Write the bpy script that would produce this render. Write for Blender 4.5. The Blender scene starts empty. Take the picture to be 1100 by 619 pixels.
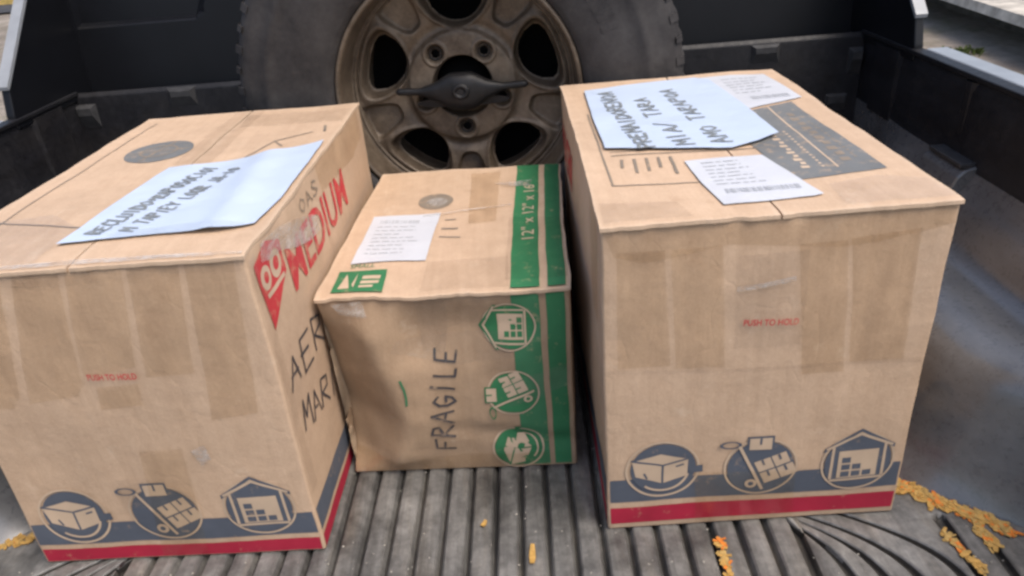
import bpy, bmesh, math, random
from mathutils import Vector, Matrix, noise
R_ = math.radians
random.seed(7)
sc = bpy.context.scene
COL = sc.collection

# ------------------------------------------------------------------ camera
cam_d = bpy.data.cameras.new('camera'); cam = bpy.data.objects.new('camera', cam_d); COL.objects.link(cam)
PITCH, ROLL, CAM_H = R_(28.326), R_(-5.0434), 0.7782
cp, sp = math.cos(PITCH), math.sin(PITCH)
fw = Vector((0, cp, -sp)); up0 = Vector((0, sp, cp)); rt0 = Vector((1, 0, 0))
rt = rt0 * math.cos(ROLL) + up0 * math.sin(ROLL); up = -rt0 * math.sin(ROLL) + up0 * math.cos(ROLL)
M4 = Matrix((rt, up, -fw)).transposed().to_4x4(); M4.translation = Vector((0, 0, CAM_H))
cam.matrix_world = M4
cam_d.sensor_width = 36.0; cam_d.lens = 794.72 / 1100 * 36.0
cam_d.clip_start = 0.02; cam_d.clip_end = 500
sc.camera = cam

# ------------------------------------------------------------------ sky, sun, exposure
SUN_EL, SUN_AZ = R_(60), R_(132)      # azimuth measured from +Y towards +X (high, veiled sun behind the camera and to the right)
w = bpy.data.worlds.new('World'); sc.world = w; w.use_nodes = True
nt = w.node_tree
sky = nt.nodes.new('ShaderNodeTexSky'); sky.sky_type = 'NISHITA'; sky.sun_disc = False
sky.sun_elevation = SUN_EL; sky.sun_rotation = SUN_AZ
sky.air_density = 1.0; sky.dust_density = 4.0; sky.ozone_density = 0.6
nt.links.new(sky.outputs[0], nt.nodes['Background'].inputs[0]); nt.nodes['Background'].inputs[1].default_value = 0.138
sun_d = bpy.data.lights.new('sun', 'SUN'); sun = bpy.data.objects.new('sun', sun_d); COL.objects.link(sun)
sun_d.energy = 1.4; sun_d.angle = R_(26); sun_d.color = (1.0, 0.93, 0.83)
sd = Vector((math.sin(SUN_AZ) * math.cos(SUN_EL), math.cos(SUN_AZ) * math.cos(SUN_EL), math.sin(SUN_EL)))
sun.rotation_euler = sd.to_track_quat('Z', 'Y').to_euler()
vs = sc.view_settings
vs.view_transform = 'Standard'; vs.look = 'None'; vs.gamma = 1.0; vs.exposure = 0.77; vs.use_curve_mapping = False
sc.render.engine = 'CYCLES'
sc.cycles.use_denoising = True
sc.cycles.max_bounces = 8
sc.cycles.transparent_max_bounces = 24
sc.cycles.filter_width = 2.8

# ------------------------------------------------------------------ materials
def new_mat(name):
    m = bpy.data.materials.new(name); m.use_nodes = True
    n = m.node_tree; return m, n, n.nodes['Principled BSDF']
def pos_noise(n, scale, detail=4, rough=0.6, vec=(1, 1, 1)):
    g = n.nodes.new('ShaderNodeNewGeometry'); mp = n.nodes.new('ShaderNodeMapping'); mp.inputs['Scale'].default_value = vec
    t = n.nodes.new('ShaderNodeTexNoise'); t.inputs['Scale'].default_value = scale
    t.inputs['Detail'].default_value = detail; t.inputs['Roughness'].default_value = rough
    n.links.new(g.outputs['Position'], mp.inputs[0]); n.links.new(mp.outputs[0], t.inputs['Vector'])
    return t
def ramp(n, src, a, b, ca, cb):
    r = n.nodes.new('ShaderNodeValToRGB'); r.color_ramp.elements[0].position = a; r.color_ramp.elements[1].position = b
    r.color_ramp.elements[0].color = (*ca, 1) if len(ca) == 3 else ca
    r.color_ramp.elements[1].color = (*cb, 1) if len(cb) == 3 else cb
    n.links.new(src, r.inputs[0]); return r
def mixc(n, fac, a, b, mode='MIX'):
    m = n.nodes.new('ShaderNodeMix'); m.data_type = 'RGBA'; m.blend_type = mode
    if isinstance(fac, float): m.inputs[0].default_value = fac
    else: n.links.new(fac, m.inputs[0])
    for k, v in ((6, a), (7, b)):
        if isinstance(v, tuple): m.inputs[k].default_value = (*v, 1)
        else: n.links.new(v, m.inputs[k])
    return m.outputs[2]
def bump(n, b, src, strength, dist=0.002, prev=None):
    k = n.nodes.new('ShaderNodeBump'); k.inputs['Strength'].default_value = strength; k.inputs['Distance'].default_value = dist
    n.links.new(src, k.inputs['Height'])
    if prev: n.links.new(prev, k.inputs['Normal'])
    n.links.new(k.outputs[0], b.inputs['Normal']); return k.outputs[0]

def plain(name, col, rough=0.5, spec=0.5, var=0.25, scale=30, bs=0.2, metal=0.0, alpha=1.0, coat=0.0):
    m, n, b = new_mat(name)
    t = pos_noise(n, scale, 5)
    dk = tuple(c * (1 - var) for c in col); lt = tuple(min(1, c * (1 + var * 0.7)) for c in col)
    r = ramp(n, t.outputs[0], 0.3, 0.72, dk, lt)
    n.links.new(r.outputs[0], b.inputs['Base Color'])
    b.inputs['Roughness'].default_value = rough; b.inputs['Specular IOR Level'].default_value = spec
    b.inputs['Metallic'].default_value = metal; b.inputs['Alpha'].default_value = alpha
    b.inputs['Coat Weight'].default_value = coat
    if bs > 0: bump(n, b, t.outputs[0], bs)
    return m

def cardboard(name, col):
    m, n, b = new_mat(name)
    big = pos_noise(n, 5, 4); mid = pos_noise(n, 38, 6, 0.7); fine = pos_noise(n, 420, 2, 0.5)
    fl = pos_noise(n, 60, 2, 0.5, (1, 1, 0.05))
    c0 = ramp(n, big.outputs[0], 0.3, 0.7, tuple(c * 0.90 for c in col), tuple(min(1, c * 1.06) for c in col))
    c1 = ramp(n, mid.outputs[0], 0.3, 0.75, (0.90, 0.885, 0.87), (1.05, 1.05, 1.05))
    c = mixc(n, 0.9, c0.outputs[0], c1.outputs[0], 'MULTIPLY')
    c2 = ramp(n, fine.outputs[0], 0.35, 0.65, (0.93, 0.92, 0.90), (1.03, 1.03, 1.03))
    c = mixc(n, 0.7, c, c2.outputs[0], 'MULTIPLY')
    gr = pos_noise(n, 75, 4, 0.65, (1, 0.05, 0.06)); g2 = ramp(n, gr.outputs[0], 0.3, 0.7, (0.93, 0.91, 0.885), (1.05, 1.05, 1.05))
    c = mixc(n, 0.75, c, g2.outputs[0], 'MULTIPLY')
    pl = pos_noise(n, 17, 6, 0.75, (1, 0.4, 1)); p2 = ramp(n, pl.outputs[0], 0.60, 0.76, (0, 0, 0), (0.28, 0.28, 0.28))
    c = mixc(n, p2.outputs[0], c, (0.72, 0.62, 0.50))
    st = pos_noise(n, 11, 5, 0.7)                                   # scuffs and grubby handling marks
    sr = ramp(n, st.outputs[0], 0.62, 0.78, (1, 1, 1), (0.80, 0.76, 0.72))
    c = mixc(n, 0.8, c, sr.outputs[0], 'MULTIPLY')
    gm = n.nodes.new('ShaderNodeNewGeometry')                       # rubbed, paler edges
    pt = ramp(n, gm.outputs['Pointiness'], 0.53, 0.60, (0, 0, 0), (0.22, 0.22, 0.22))
    c = mixc(n, pt.outputs[0], c, (0.66, 0.54, 0.41))
    n.links.new(c, b.inputs['Base Color'])
    b.inputs['Roughness'].default_value = 0.72; b.inputs['Specular IOR Level'].default_value = 0.25
    cr = pos_noise(n, 7, 3, 0.55, (1.3, 1, 0.6)); ab = n.nodes.new('ShaderNodeMath'); ab.operation = 'SUBTRACT'; ab.inputs[1].default_value = 0.5
    n.links.new(cr.outputs[0], ab.inputs[0]); a2 = n.nodes.new('ShaderNodeMath'); a2.operation = 'ABSOLUTE'; n.links.new(ab.outputs[0], a2.inputs[0])
    cre = ramp(n, a2.outputs[0], 0.0, 0.012, (0, 0, 0), (1, 1, 1))
    p = bump(n, b, gr.outputs[0], 0.22, 0.0015)
    p = bump(n, b, cre.outputs[0], 0.09, 0.002, p)
    p = bump(n, b, mid.outputs[0], 0.22, 0.003, p)
    p = bump(n, b, st.outputs[0], 0.25, 0.008, p)
    bump(n, b, fine.outputs[0], 0.08, 0.0005, p)
    return m

def tape_mat(name, tint, streak=None, gloss=0.07, rough=0.28):
    """clear film: tints what lies below it and shines; streak = frosted, torn fibres stuck in it"""
    m, n, b = new_mat(name)
    t = pos_noise(n, 26, 4, 0.65, (1.6, 1, 0.5)); u = pos_noise(n, 130, 2); k = pos_noise(n, 34, 6, 0.8, (1, 0.6, 1.6))
    out = n.nodes['Material Output']
    tr = n.nodes.new('ShaderNodeBsdfTransparent')
    r = ramp(n, t.outputs[0], 0.3, 0.7, tuple(c * 0.94 for c in tint), tuple(min(1, c * 1.05) for c in tint))
    n.links.new(r.outputs[0], tr.inputs[0])
    gl = n.nodes.new('ShaderNodeBsdfGlossy'); gl.inputs['Roughness'].default_value = rough; gl.inputs['Color'].default_value = (1, 1, 1, 1)
    bp = n.nodes.new('ShaderNodeBump'); bp.inputs['Strength'].default_value = 0.5; bp.inputs['Distance'].default_value = 0.005
    n.links.new(t.outputs[0], bp.inputs['Height']); n.links.new(bp.outputs[0], gl.inputs['Normal'])
    mx = n.nodes.new('ShaderNodeMixShader'); mx.inputs[0].default_value = gloss
    n.links.new(tr.outputs[0], mx.inputs[1]); n.links.new(gl.outputs[0], mx.inputs[2]); last = mx.outputs[0]
    if streak:
        df = n.nodes.new('ShaderNodeBsdfDiffuse'); df.inputs[0].default_value = (*streak[0], 1)
        fr = ramp(n, k.outputs[0], streak[1], streak[2], (0.05,) * 3, (streak[3],) * 3)
        m2 = n.nodes.new('ShaderNodeMixShader'); n.links.new(fr.outputs[0], m2.inputs[0]); n.links.new(last, m2.inputs[1]); n.links.new(df.outputs[0], m2.inputs[2]); last = m2.outputs[0]
    n.nodes.remove(b); n.links.new(last, out.inputs[0])
    return m

def ink(name, col, worn=0.0, rough=0.6, tan=(0.50, 0.345, 0.21)):
    m, n, b = new_mat(name)
    t = pos_noise(n, 55, 6, 0.75); big = pos_noise(n, 9, 4, 0.7)
    r = ramp(n, big.outputs[0], 0.3, 0.7, tuple(c * 0.85 for c in col), tuple(min(1, c * 1.12) for c in col))
    wr = ramp(n, t.outputs[0], 0.62 - worn * 0.25, 0.74 - worn * 0.2, (0, 0, 0), (0.55, 0.55, 0.55))
    n.links.new(mixc(n, wr.outputs[0], r.outputs[0], tan), b.inputs['Base Color'])
    b.inputs['Roughness'].default_value = rough; b.inputs['Specular IOR Level'].default_value = 0.35
    bump(n, b, t.outputs[0], 0.1, 0.001)
    return m

def paper_mat(name, col):
    m, n, b = new_mat(name)
    t = pos_noise(n, 14, 4, 0.6)
    r = ramp(n, t.outputs[0], 0.3, 0.7, tuple(c * 0.94 for c in col), col)
    n.links.new(r.outputs[0], b.inputs['Base Color'])
    b.inputs['Roughness'].default_value = 0.38; b.inputs['Specular IOR Level'].default_value = 0.5
    bump(n, b, t.outputs[0], 0.45, 0.006)
    return m

def liner_mat(name, dark, dust, lo, hi, rough, spec=0.5, speck=1.0, coat=0.0, dirt=0.8):
    m, n, b = new_mat(name)
    t = pos_noise(n, 7, 8, 0.72); f = pos_noise(n, 90, 5, 0.7); s = pos_noise(n, 60, 5, 0.75, (1, 0.08, 1)); br = pos_noise(n, 16, 5, 0.65, (1, 0.18, 1))
    g = ramp(n, t.outputs[0], lo, hi, dark, dust)
    brown = ramp(n, br.outputs[0], 0.50, 0.68, (1, 1, 1), (1.0, 0.91, 0.79))
    c = mixc(n, dirt, g.outputs[0], brown.outputs[0], 'MULTIPLY')
    f2 = ramp(n, f.outputs[0], 0.25, 0.75, (0.62, 0.62, 0.62), (1.3, 1.3, 1.3))
    c = mixc(n, 0.8 * speck, c, f2.outputs[0], 'MULTIPLY')
    s2 = ramp(n, s.outputs[0], 0.34, 0.66, (0.6, 0.59, 0.58), (1.35, 1.35, 1.35))
    c = mixc(n, 0.7 * speck, c, s2.outputs[0], 'MULTIPLY')
    sp_ = pos_noise(n, 60, 6, 0.8); s3 = ramp(n, sp_.outputs[0], 0.60, 0.70, (1, 1, 1), (1.8, 1.78, 1.74))
    c = mixc(n, 0.7 * speck, c, s3.outputs[0], 'MULTIPLY')
    b.inputs['Coat Weight'].default_value = coat; b.inputs['Coat Roughness'].default_value = 0.22
    n.links.new(c, b.inputs['Base Color'])
    b.inputs['Specular IOR Level'].default_value = spec
    rr = ramp(n, f.outputs[0], 0.2, 0.8, (rough - 0.1,) * 3, (rough + 0.15,) * 3)
    n.links.new(rr.outputs[0], b.inputs['Roughness'])
    p = bump(n, b, f.outputs[0], 0.25, 0.001); bump(n, b, t.outputs[0], 0.2, 0.004, p)
    return m

TAN = (0.530, 0.384, 0.270)
MT = {
    'card': cardboard('kraft_cardboard', TAN),
    'card_shaded': cardboard('shaded_kraft_cardboard', (0.37, 0.263, 0.175)),  # same board, darkened to hold the shade between the neighbouring boxes
    'tape': tape_mat('brown_packing_tape', (0.957, 0.932, 0.892), None, 0.06, 0.22),
    'tape_clear': tape_mat('clear_packing_tape', (1.0, 0.995, 0.99), None, 0.055, 0.16),
    'tape_white': tape_mat('frosted_tape', (0.93, 0.92, 0.90), ((0.66, 0.62, 0.58), 0.40, 0.74, 0.70), 0.06),
    'slate': ink('slate_print', (0.085, 0.098, 0.125), 0.1),
    'red': ink('red_print', (0.37, 0.018, 0.045), 0.05),
    'red_worn': ink('worn_red_print', (0.50, 0.035, 0.045), 0.45),
    'green': ink('green_print', (0.032, 0.165, 0.068), 0.16),
    'green_worn': ink('worn_green_print', (0.045, 0.17, 0.08), 0.3),
    'tan_print': ink('unprinted_tan', (0.51, 0.385, 0.275), 0.0),
    'grey_print': ink('grey_print', (0.15, 0.155, 0.155), 0.3),
    'line_print': ink('thin_grey_print', (0.22, 0.18, 0.14), 0.3),
    'marker': ink('black_marker', (0.06, 0.055, 0.06), 0.25),
    'pen_grey': ink('grey_marker_on_paper', (0.20, 0.215, 0.22), 0.15, tan=(0.45, 0.5, 0.55)),
    'print_on_paper': ink('label_print', (0.40, 0.41, 0.43), 0.0, tan=(0.6, 0.62, 0.66)),
    'paper_blue': paper_mat('bluish_white_paper', (0.50, 0.585, 0.715)),
    'paper': paper_mat('white_label_paper', (0.57, 0.585, 0.62)),
    'floor': liner_mat('dusty_bed_liner', (0.050, 0.049, 0.048), (0.225, 0.220, 0.210), 0.36, 0.68, 0.45),
    'floor_base': liner_mat('shaded_dusty_groove', (0.014, 0.0135, 0.013), (0.075, 0.066, 0.055), 0.42, 0.75, 0.65),  # dust and dirt, with the grooves' shade put into the dark colour
    'arch': liner_mat('scuffed_skylit_liner', (0.070, 0.071, 0.074), (0.15, 0.152, 0.156), 0.25, 0.80, 0.28, 0.6, 0.45, 1.0, 0.2),  # scuffs, plus sky sheen painted in as a paler grey
    'wall': liner_mat('black_liner', (0.008, 0.008, 0.0105), (0.024, 0.0235, 0.026), 0.40, 0.8, 0.5, 0.35),
    'black': plain('black_paint', (0.005, 0.0055, 0.0075), 0.40, 0.26, 0.2, 12, 0.03),
    'black_matte': plain('black_plastic', (0.018, 0.018, 0.02), 0.55, 0.3, 0.3, 40, 0.1),
    'pad': plain('scuffed_black_plastic', (0.04, 0.04, 0.042), 0.5, 0.4, 0.4, 60, 0.1),
    'silver': plain('silver_paint', (0.25, 0.265, 0.285), 0.4, 0.4, 0.15, 20, 0.02, coat=0.2),
    'glass': plain('dark_glass', (0.01, 0.012, 0.014), 0.08, 0.5, 0.05, 5, 0.0),
    'steel': plain('dark_steel', (0.013, 0.0125, 0.0135), 0.5, 0.4, 0.4, 50, 0.2, metal=0.2),
    'orange': plain('orange_chip', (0.47, 0.28, 0.08), 0.6, 0.3, 0.35, 160, 0.2),
    'orange_red': plain('deep_orange_chip', (0.62, 0.19, 0.03), 0.6, 0.3, 0.3, 120, 0.2),
    'chip_dull': plain('dull_yellow_chip', (0.44, 0.29, 0.10), 0.7, 0.3, 0.4, 120, 0.2),
    'ground': None, 'void': plain('deep_black', (0.003, 0.003, 0.003), 0.8, 0.1, 0.2, 20, 0.0),
}
def rim_material():
    m, n, b = new_mat('dusty_alloy')
    t = pos_noise(n, 13, 8, 0.78); f = pos_noise(n, 140, 4, 0.7)
    r = ramp(n, t.outputs[0], 0.34, 0.70, (0.060, 0.042, 0.029), (0.195, 0.155, 0.115))
    f2 = ramp(n, f.outputs[0], 0.25, 0.8, (0.75, 0.74, 0.72), (1.25, 1.24, 1.22))
    n.links.new(mixc(n, 0.8, r.outputs[0], f2.outputs[0], 'MULTIPLY'), b.inputs['Base Color'])
    b.inputs['Metallic'].default_value = 0.25; b.inputs['Roughness'].default_value = 0.5
    bump(n, b, f.outputs[0], 0.2, 0.001); return m
MT['rim'] = rim_material()
def tyre_material():
    m, n, b = new_mat('dusty_rubber')
    t = pos_noise(n, 9, 7, 0.7); f = pos_noise(n, 110, 4, 0.7)
    r = ramp(n, t.outputs[0], 0.34, 0.72, (0.018, 0.0165, 0.0175), (0.058, 0.054, 0.053))
    f2 = ramp(n, f.outputs[0], 0.25, 0.8, (0.8, 0.79, 0.78), (1.2, 1.2, 1.2))
    n.links.new(mixc(n, 0.8, r.outputs[0], f2.outputs[0], 'MULTIPLY'), b.inputs['Base Color'])
    b.inputs['Roughness'].default_value = 0.7; b.inputs['Specular IOR Level'].default_value = 0.3
    bump(n, b, f.outputs[0], 0.25, 0.001); return m
MT['tyre'] = tyre_material()
def ground_material():
    m, n, b = new_mat('dusty_ground')
    t = pos_noise(n, 0.7, 8, 0.7); f = pos_noise(n, 9, 8, 0.75); p = pos_noise(n, 45, 3, 0.7)
    r = ramp(n, t.outputs[0], 0.32, 0.7, (0.16, 0.13, 0.105), (0.34, 0.30, 0.255))
    f2 = ramp(n, f.outputs[0], 0.3, 0.72, (0.6, 0.58, 0.55), (1.25, 1.24, 1.22))
    c = mixc(n, 0.9, r.outputs[0], f2.outputs[0], 'MULTIPLY')
    ms = pos_noise(n, 2.2, 6, 0.75); mr = ramp(n, ms.outputs[0], 0.50, 0.66, (0, 0, 0), (0.6, 0.6, 0.6))   # mossy, scrubby patches
    c = mixc(n, mr.outputs[0], c, (0.125, 0.115, 0.06))
    n.links.new(c, b.inputs['Base Color']); b.inputs['Roughness'].default_value = 0.9
    q = bump(n, b, f.outputs[0], 0.6, 0.03); bump(n, b, p.outputs[0], 0.5, 0.01, q); return m
MT['ground'] = ground_material()
MT['concrete'] = plain('weathered_concrete', (0.46, 0.42, 0.36), 0.85, 0.3, 0.45, 6, 0.4)
MT['concrete_dark'] = plain('stained_shaded_concrete', (0.10, 0.088, 0.075), 0.9, 0.2, 0.5, 5, 0.4)
MT['yellow'] = plain('faded_yellow_paint', (0.50, 0.36, 0.12), 0.8, 0.3, 0.4, 7, 0.3)
MT['leaf'] = plain('weed_green', (0.10, 0.13, 0.035), 0.7, 0.3, 0.4, 80, 0.0)

# ------------------------------------------------------------------ helpers
def tag(o, label=None, cat=None, group=None, kind=None):
    for k, v in (('label', label), ('category', cat), ('group', group), ('kind', kind)):
        if v: o[k] = v
    return o
def empty(name, loc=(0, 0, 0), rz=0):
    o = bpy.data.objects.new(name, None); COL.objects.link(o); o.location = loc; o.rotation_euler = (0, 0, rz)
    o.empty_display_size = 0.05; return o
def link_mesh(name, me, mats, parent=None, smooth=False):
    o = bpy.data.objects.new(name, me); COL.objects.link(o)
    for m in (mats if isinstance(mats, (list, tuple)) else [mats]): me.materials.append(MT[m] if isinstance(m, str) else m)
    if smooth:
        for p in me.polygons: p.use_smooth = True
    if parent: o.parent = parent
    return o
def mesh(name, verts, faces, mats, parent=None, smooth=False, idx=None, fix=True):
    me = bpy.data.meshes.new(name); me.from_pydata([tuple(v) for v in verts], [], faces); me.update()
    if idx:
        for p, i in zip(me.polygons, idx): p.material_index = i
    if fix:
        bm = bmesh.new(); bm.from_mesh(me); bmesh.ops.recalc_face_normals(bm, faces=bm.faces); bm.to_mesh(me); bm.free()
    return link_mesh(name, me, mats, parent, smooth)
def box_mesh(name, x0, x1, y0, y1, z0, z1, mat, parent=None, bev=0.004, seg=2):
    bm = bmesh.new()
    vs_ = [bm.verts.new((x, y, z)) for z in (z0, z1) for y in (y0, y1) for x in (x0, x1)]
    for f in ((0, 2, 3, 1), (4, 5, 7, 6), (0, 1, 5, 4), (2, 6, 7, 3), (0, 4, 6, 2), (1, 3, 7, 5)): bm.faces.new([vs_[i] for i in f])
    if bev: bmesh.ops.bevel(bm, geom=list(bm.edges), offset=bev, segments=seg, affect='EDGES', profile=0.5)
    bmesh.ops.recalc_face_normals(bm, faces=bm.faces)
    me = bpy.data.meshes.new(name); bm.to_mesh(me); bm.free()
    return link_mesh(name, me, mat, parent)
def prism(name, pts, x0, x1, mat, parent=None, bev=0.0, axis='x'):
    """pts: outline in the other two axes; extruded along axis"""
    f = {'x': lambda a, p: (a, p[0], p[1]), 'y': lambda a, p: (p[0], a, p[1]), 'z': lambda a, p: (p[0], p[1], a)}[axis]
    n = len(pts); v = [f(x0, p) for p in pts] + [f(x1, p) for p in pts]
    fs = [list(range(n)), list(range(n, 2 * n))] + [[i, (i + 1) % n, n + (i + 1) % n, n + i] for i in range(n)]
    me = bpy.data.meshes.new(name); me.from_pydata(v, [], fs)
    bm = bmesh.new(); bm.from_mesh(me); bmesh.ops.recalc_face_normals(bm, faces=bm.faces)
    if bev: bmesh.ops.bevel(bm, geom=list(bm.edges), offset=bev, segments=2, affect='EDGES', profile=0.5)
    bm.to_mesh(me); bm.free()
    return link_mesh(name, me, mat, parent)
def sstep(a, b, x):
    t = max(0.0, min(1.0, (x - a) / (b - a))); return t * t * (3 - 2 * t)
def lathe_y(name, prof, mat, parent, n=96, smooth=True, closed=False):
    v = []; f = []
    for r, y in prof:
        for k in range(n): a = 2 * math.pi * k / n; v.append((r * math.cos(a), y, r * math.sin(a)))
    m = len(prof)
    for i in range(m if closed else m - 1):
        j = (i + 1) % m
        for k in range(n): k2 = (k + 1) % n; f.append((i * n + k, i * n + k2, j * n + k2, j * n + k))
    return mesh(name, v, f, mat, parent, smooth)

# ------------------------------------------------------------------ the setting: ground and what lies beyond the truck
GZ = -0.75
def ground():
    N = 60; v = []; f = []
    for j in range(N + 1):
        for i in range(N + 1):
            s = lambda t: (2 * t / N - 1)
            x = 160 * s(i) * abs(s(i)); y = 160 * s(j) * abs(s(j))
            v.append((x, y, GZ + 0.02 * noise.noise(Vector((x * 0.6, y * 0.6, 0))) - 0.02))
    for j in range(N):
        for i in range(N): a = j * (N + 1) + i; f.append((a, a + 1, a + N + 2, a + N + 1))
    tag(mesh('ground', v, f, 'ground', smooth=True), kind='structure')
ground()
# raised concrete platform to the right of the truck: a slab with an open, dark gap below it
pf = empty('concrete_platform', (4.374, 7.286, GZ), math.atan2(5.922 - 7.286, 4.191 - 4.374) + math.pi / 2)
tag(pf, 'low concrete platform with a pale front edge over a dark gap at right', 'platform')
rz = pf.rotation_euler.z
# local x: away from the truck (to the right), local y: along the edge
def plat_slab():
    v = []; f = []; n = 60
    for i in range(n + 1):
        y = -9 + 18 * i / n; e = 0.02 * noise.noise(Vector((0, y * 2.3, 1))); h = 0.012 * noise.noise(Vector((3, y * 3.1, 1)))
        v += [(e, y, 0.25 + h), (e + 0.015, y, 0.33 + h), (6, y, 0.33), (6, y, 0.25)]
    for i in range(n):
        for k in range(4): f.append((4 * i + k, 4 * i + (k + 1) % 4, 4 * i + 4 + (k + 1) % 4, 4 * i + 4 + k))
    f += [(0, 1, 2, 3), tuple(4 * n + k for k in range(4))]
    mesh('slab', v, f, 'concrete', pf)
plat_slab()
box_mesh('base_wall', 0.55, 5.8, -8.8, 8.8, -0.1, 0.25, 'concrete_dark', pf, 0.01)  # dark colour paints in the shadow of the gap under the slab
for k, (a, b) in enumerate(((0.35, 0.9), (1.0, 2.0))):
    box_mesh('worn_patch', a, b, -7.5 + k, 7 - k, 0.331, 0.337, 'concrete_dark', pf, 0.002)
# yellow painted kerb far to the left
kb = empty('yellow_kerb', (-11.3, 19.2, GZ), R_(-5)); tag(kb, 'faded yellow painted kerb far off at left', 'kerb')
box_mesh('kerb_stone', -14, 14, 0, 0.3, -0.1, 0.16, 'yellow', kb, 0.02)
far_road = mesh('road', [(-60, 19.9, GZ + 0.02), (3, 16.5, GZ + 0.02), (6, 60, GZ + 0.02), (-80, 60, GZ + 0.02)], [(0, 1, 2, 3)],
                plain('asphalt', (0.05, 0.05, 0.052), 0.9, 0.3, 0.4, 5, 0.3)); tag(far_road, kind='structure')
# a weed by the platform
wd = empty('weed', (4.0, 6.35, GZ)); tag(wd, 'small green weed growing beside the bed rail at right', 'weed')
wv = []; wf = []
for k in range(70):
    a = random.uniform(0, 6.28); l = random.uniform(0.02, 0.05); r0 = random.uniform(0, 0.16)
    bx, by = r0 * math.cos(a * 3), r0 * math.sin(a * 3); dx, dy = math.cos(a), math.sin(a); i = len(wv)
    wv += [(bx - dy * .006, by + dx * .006, -0.03), (bx + dy * .006, by - dx * .006, -0.03), (bx + dx * l * .5 + dy * .01, by + dy * l * .5 - dx * .01, l * .7), (bx + dx * l, by + dy * l, l * .8), (bx + dx * l * .5 - dy * .01, by + dy * l * .5 + dx * .01, l * .7)]
    wf += [(i, i + 1, i + 2, i + 3, i + 4)]
mesh('leaves', wv, wf, 'leaf', wd, fix=False)

# ------------------------------------------------------------------ the pickup truck
TYAW = R_(-2.5); HW = 0.88; FRONT = 1.675; REAR = -0.30; LIP = 0.45; FLOOR = -0.011
truck = empty('pickup_truck', (-0.14, 0.006, 0), TYAW)
tag(truck, 'open pickup truck bed with ribbed black liner and dark cab behind it', 'truck')

def side_liner(sgn):
    ys = [REAR + (FRONT - REAR) * i / 110 for i in range(111)]
    prof = [(0.0, LIP), (0.006, 0.42), (0.008, 0.34), (0.012, 0.305), (0.035, 0.272), (0.050, 0.250), (0.056, 0.222), (0.066, 0.206), (0.095, 0.200),
            (0.145, 0.196), (0.178, 0.186), (0.198, 0.165), (0.210, 0.130), (0.222, 0.085), (0.234, 0.045), (0.250, 0.015), (0.285, FLOOR + 0.003)]
    v = []; f = []; m = len(prof)
    for y in ys:
        a = sstep(0.54, 0.86, y) * (1 - sstep(1.36, 1.60, y))
        for k, (i, z) in enumerate(prof):
            rz_ = 0.03 * max(0, 1 - z / 0.05) ** 2 if z < 0.05 else 0   # fillet at the foot of the plain wall
            ins = max(i * a, 0.012 * (1 - z / LIP) + rz_) if k else 0.0
            d = 0.0025 * noise.noise(Vector((sgn * 2, y * 5, z * 7)))
            v.append((sgn * (HW - ins + d), y, z))
    for j in range(len(ys) - 1):
        for k in range(m - 1): f.append((j * m + k, j * m + k + 1, (j + 1) * m + k + 1, (j + 1) * m + k))
    # lower the material split: the wheel arch is scuffed and paled to mimic sky reflection, the wall above is black
    idx = [1 if (k >= 3) else 0 for j in range(len(ys) - 1) for k in range(m - 1)]
    return mesh('side_liner', v, f, ['wall', 'arch'], truck, True, idx)
side_parts = {}
for s in (-1, 1):
    sl = side_liner(s); side_parts[s] = sl
    # lip of the liner folded over the rail, then the painted rail
    prism('liner_lip', [(s * (HW - 0.009), LIP - 0.008), (s * (HW - 0.010), LIP + 0.001), (s * (HW + 0.012), LIP + 0.003), (s * (HW + 0.012), LIP - 0.008)], REAR, FRONT, 'wall', truck, 0.002, 'y')
    prism('bed_rail', [(s * (HW + 0.0125), LIP - 0.06), (s * (HW + 0.0125), LIP - 0.004), (s * (HW + 0.017), LIP + 0.002), (s * (HW + 0.055), LIP + 0.002), (s * (HW + 0.062), LIP - 0.012), (s * (HW + 0.062), LIP - 0.06)], REAR, 1.444, 'silver', truck, 0.002, 'y')
    # outer bed side
    prism('bed_side', [(s * (HW + 0.03), LIP - 0.062), (s * (HW + 0.060), LIP - 0.062), (s * (HW + 0.068), 0.1), (s * (HW + 0.055), -0.35), (s * (HW + 0.03), -0.35)], REAR, FRONT, 'silver', truck, 0.004, 'y')
    # pilasters pressed into the wall
    for (y0, y1) in ((1.50, 1.60), (1.235, 1.25), (0.20, 0.30)):
        prism('wall_rib', [(s * (HW - 0.001), y0 - 0.012), (s * (HW - 0.008), y0), (s * (HW - 0.008), y1), (s * (HW - 0.001), y1 + 0.012)], 0.30, LIP - 0.012, 'wall', sl, 0.0, 'z')
    # ledge on the wall above the wheel arch
    prism('tie_down_ledge', [(s * (HW + .002), 0.318), (s * (HW - 0.030), 0.310), (s * (HW - 0.040), 0.300), (s * (HW - 0.078), 0.205), (s * (HW + .002), 0.20)], 1.165, 1.285, 'arch', sl, 0.003, 'y')
    box_mesh('ledge_plate', min(s * (HW - 0.035), s * (HW - 0.006)), max(s * (HW - 0.035), s * (HW - 0.006)), 1.172, 1.278, 0.3125, 0.3205, 'pad', sl, 0.002)
    # gusset wing rising from the rail to the cab
    o = prism('cab_wing', [(1.445, LIP - 0.02), (1.447, 0.458), (1.463, 0.508), (1.62, 0.655), (1.80, 0.83), (1.80, LIP - 0.02)], s * (HW - 0.006), s * (HW + 0.012), 'black', truck, 0.003)
    prism('wing_edge_trim', [(1.458, 0.506), (1.4555, 0.513), (1.6145, 0.662), (1.795, 0.837), (1.80, 0.832), (1.62, 0.6565), (1.464, 0.5105)], s * (HW - 0.008), s * (HW + 0.014), 'silver', truck)

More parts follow.
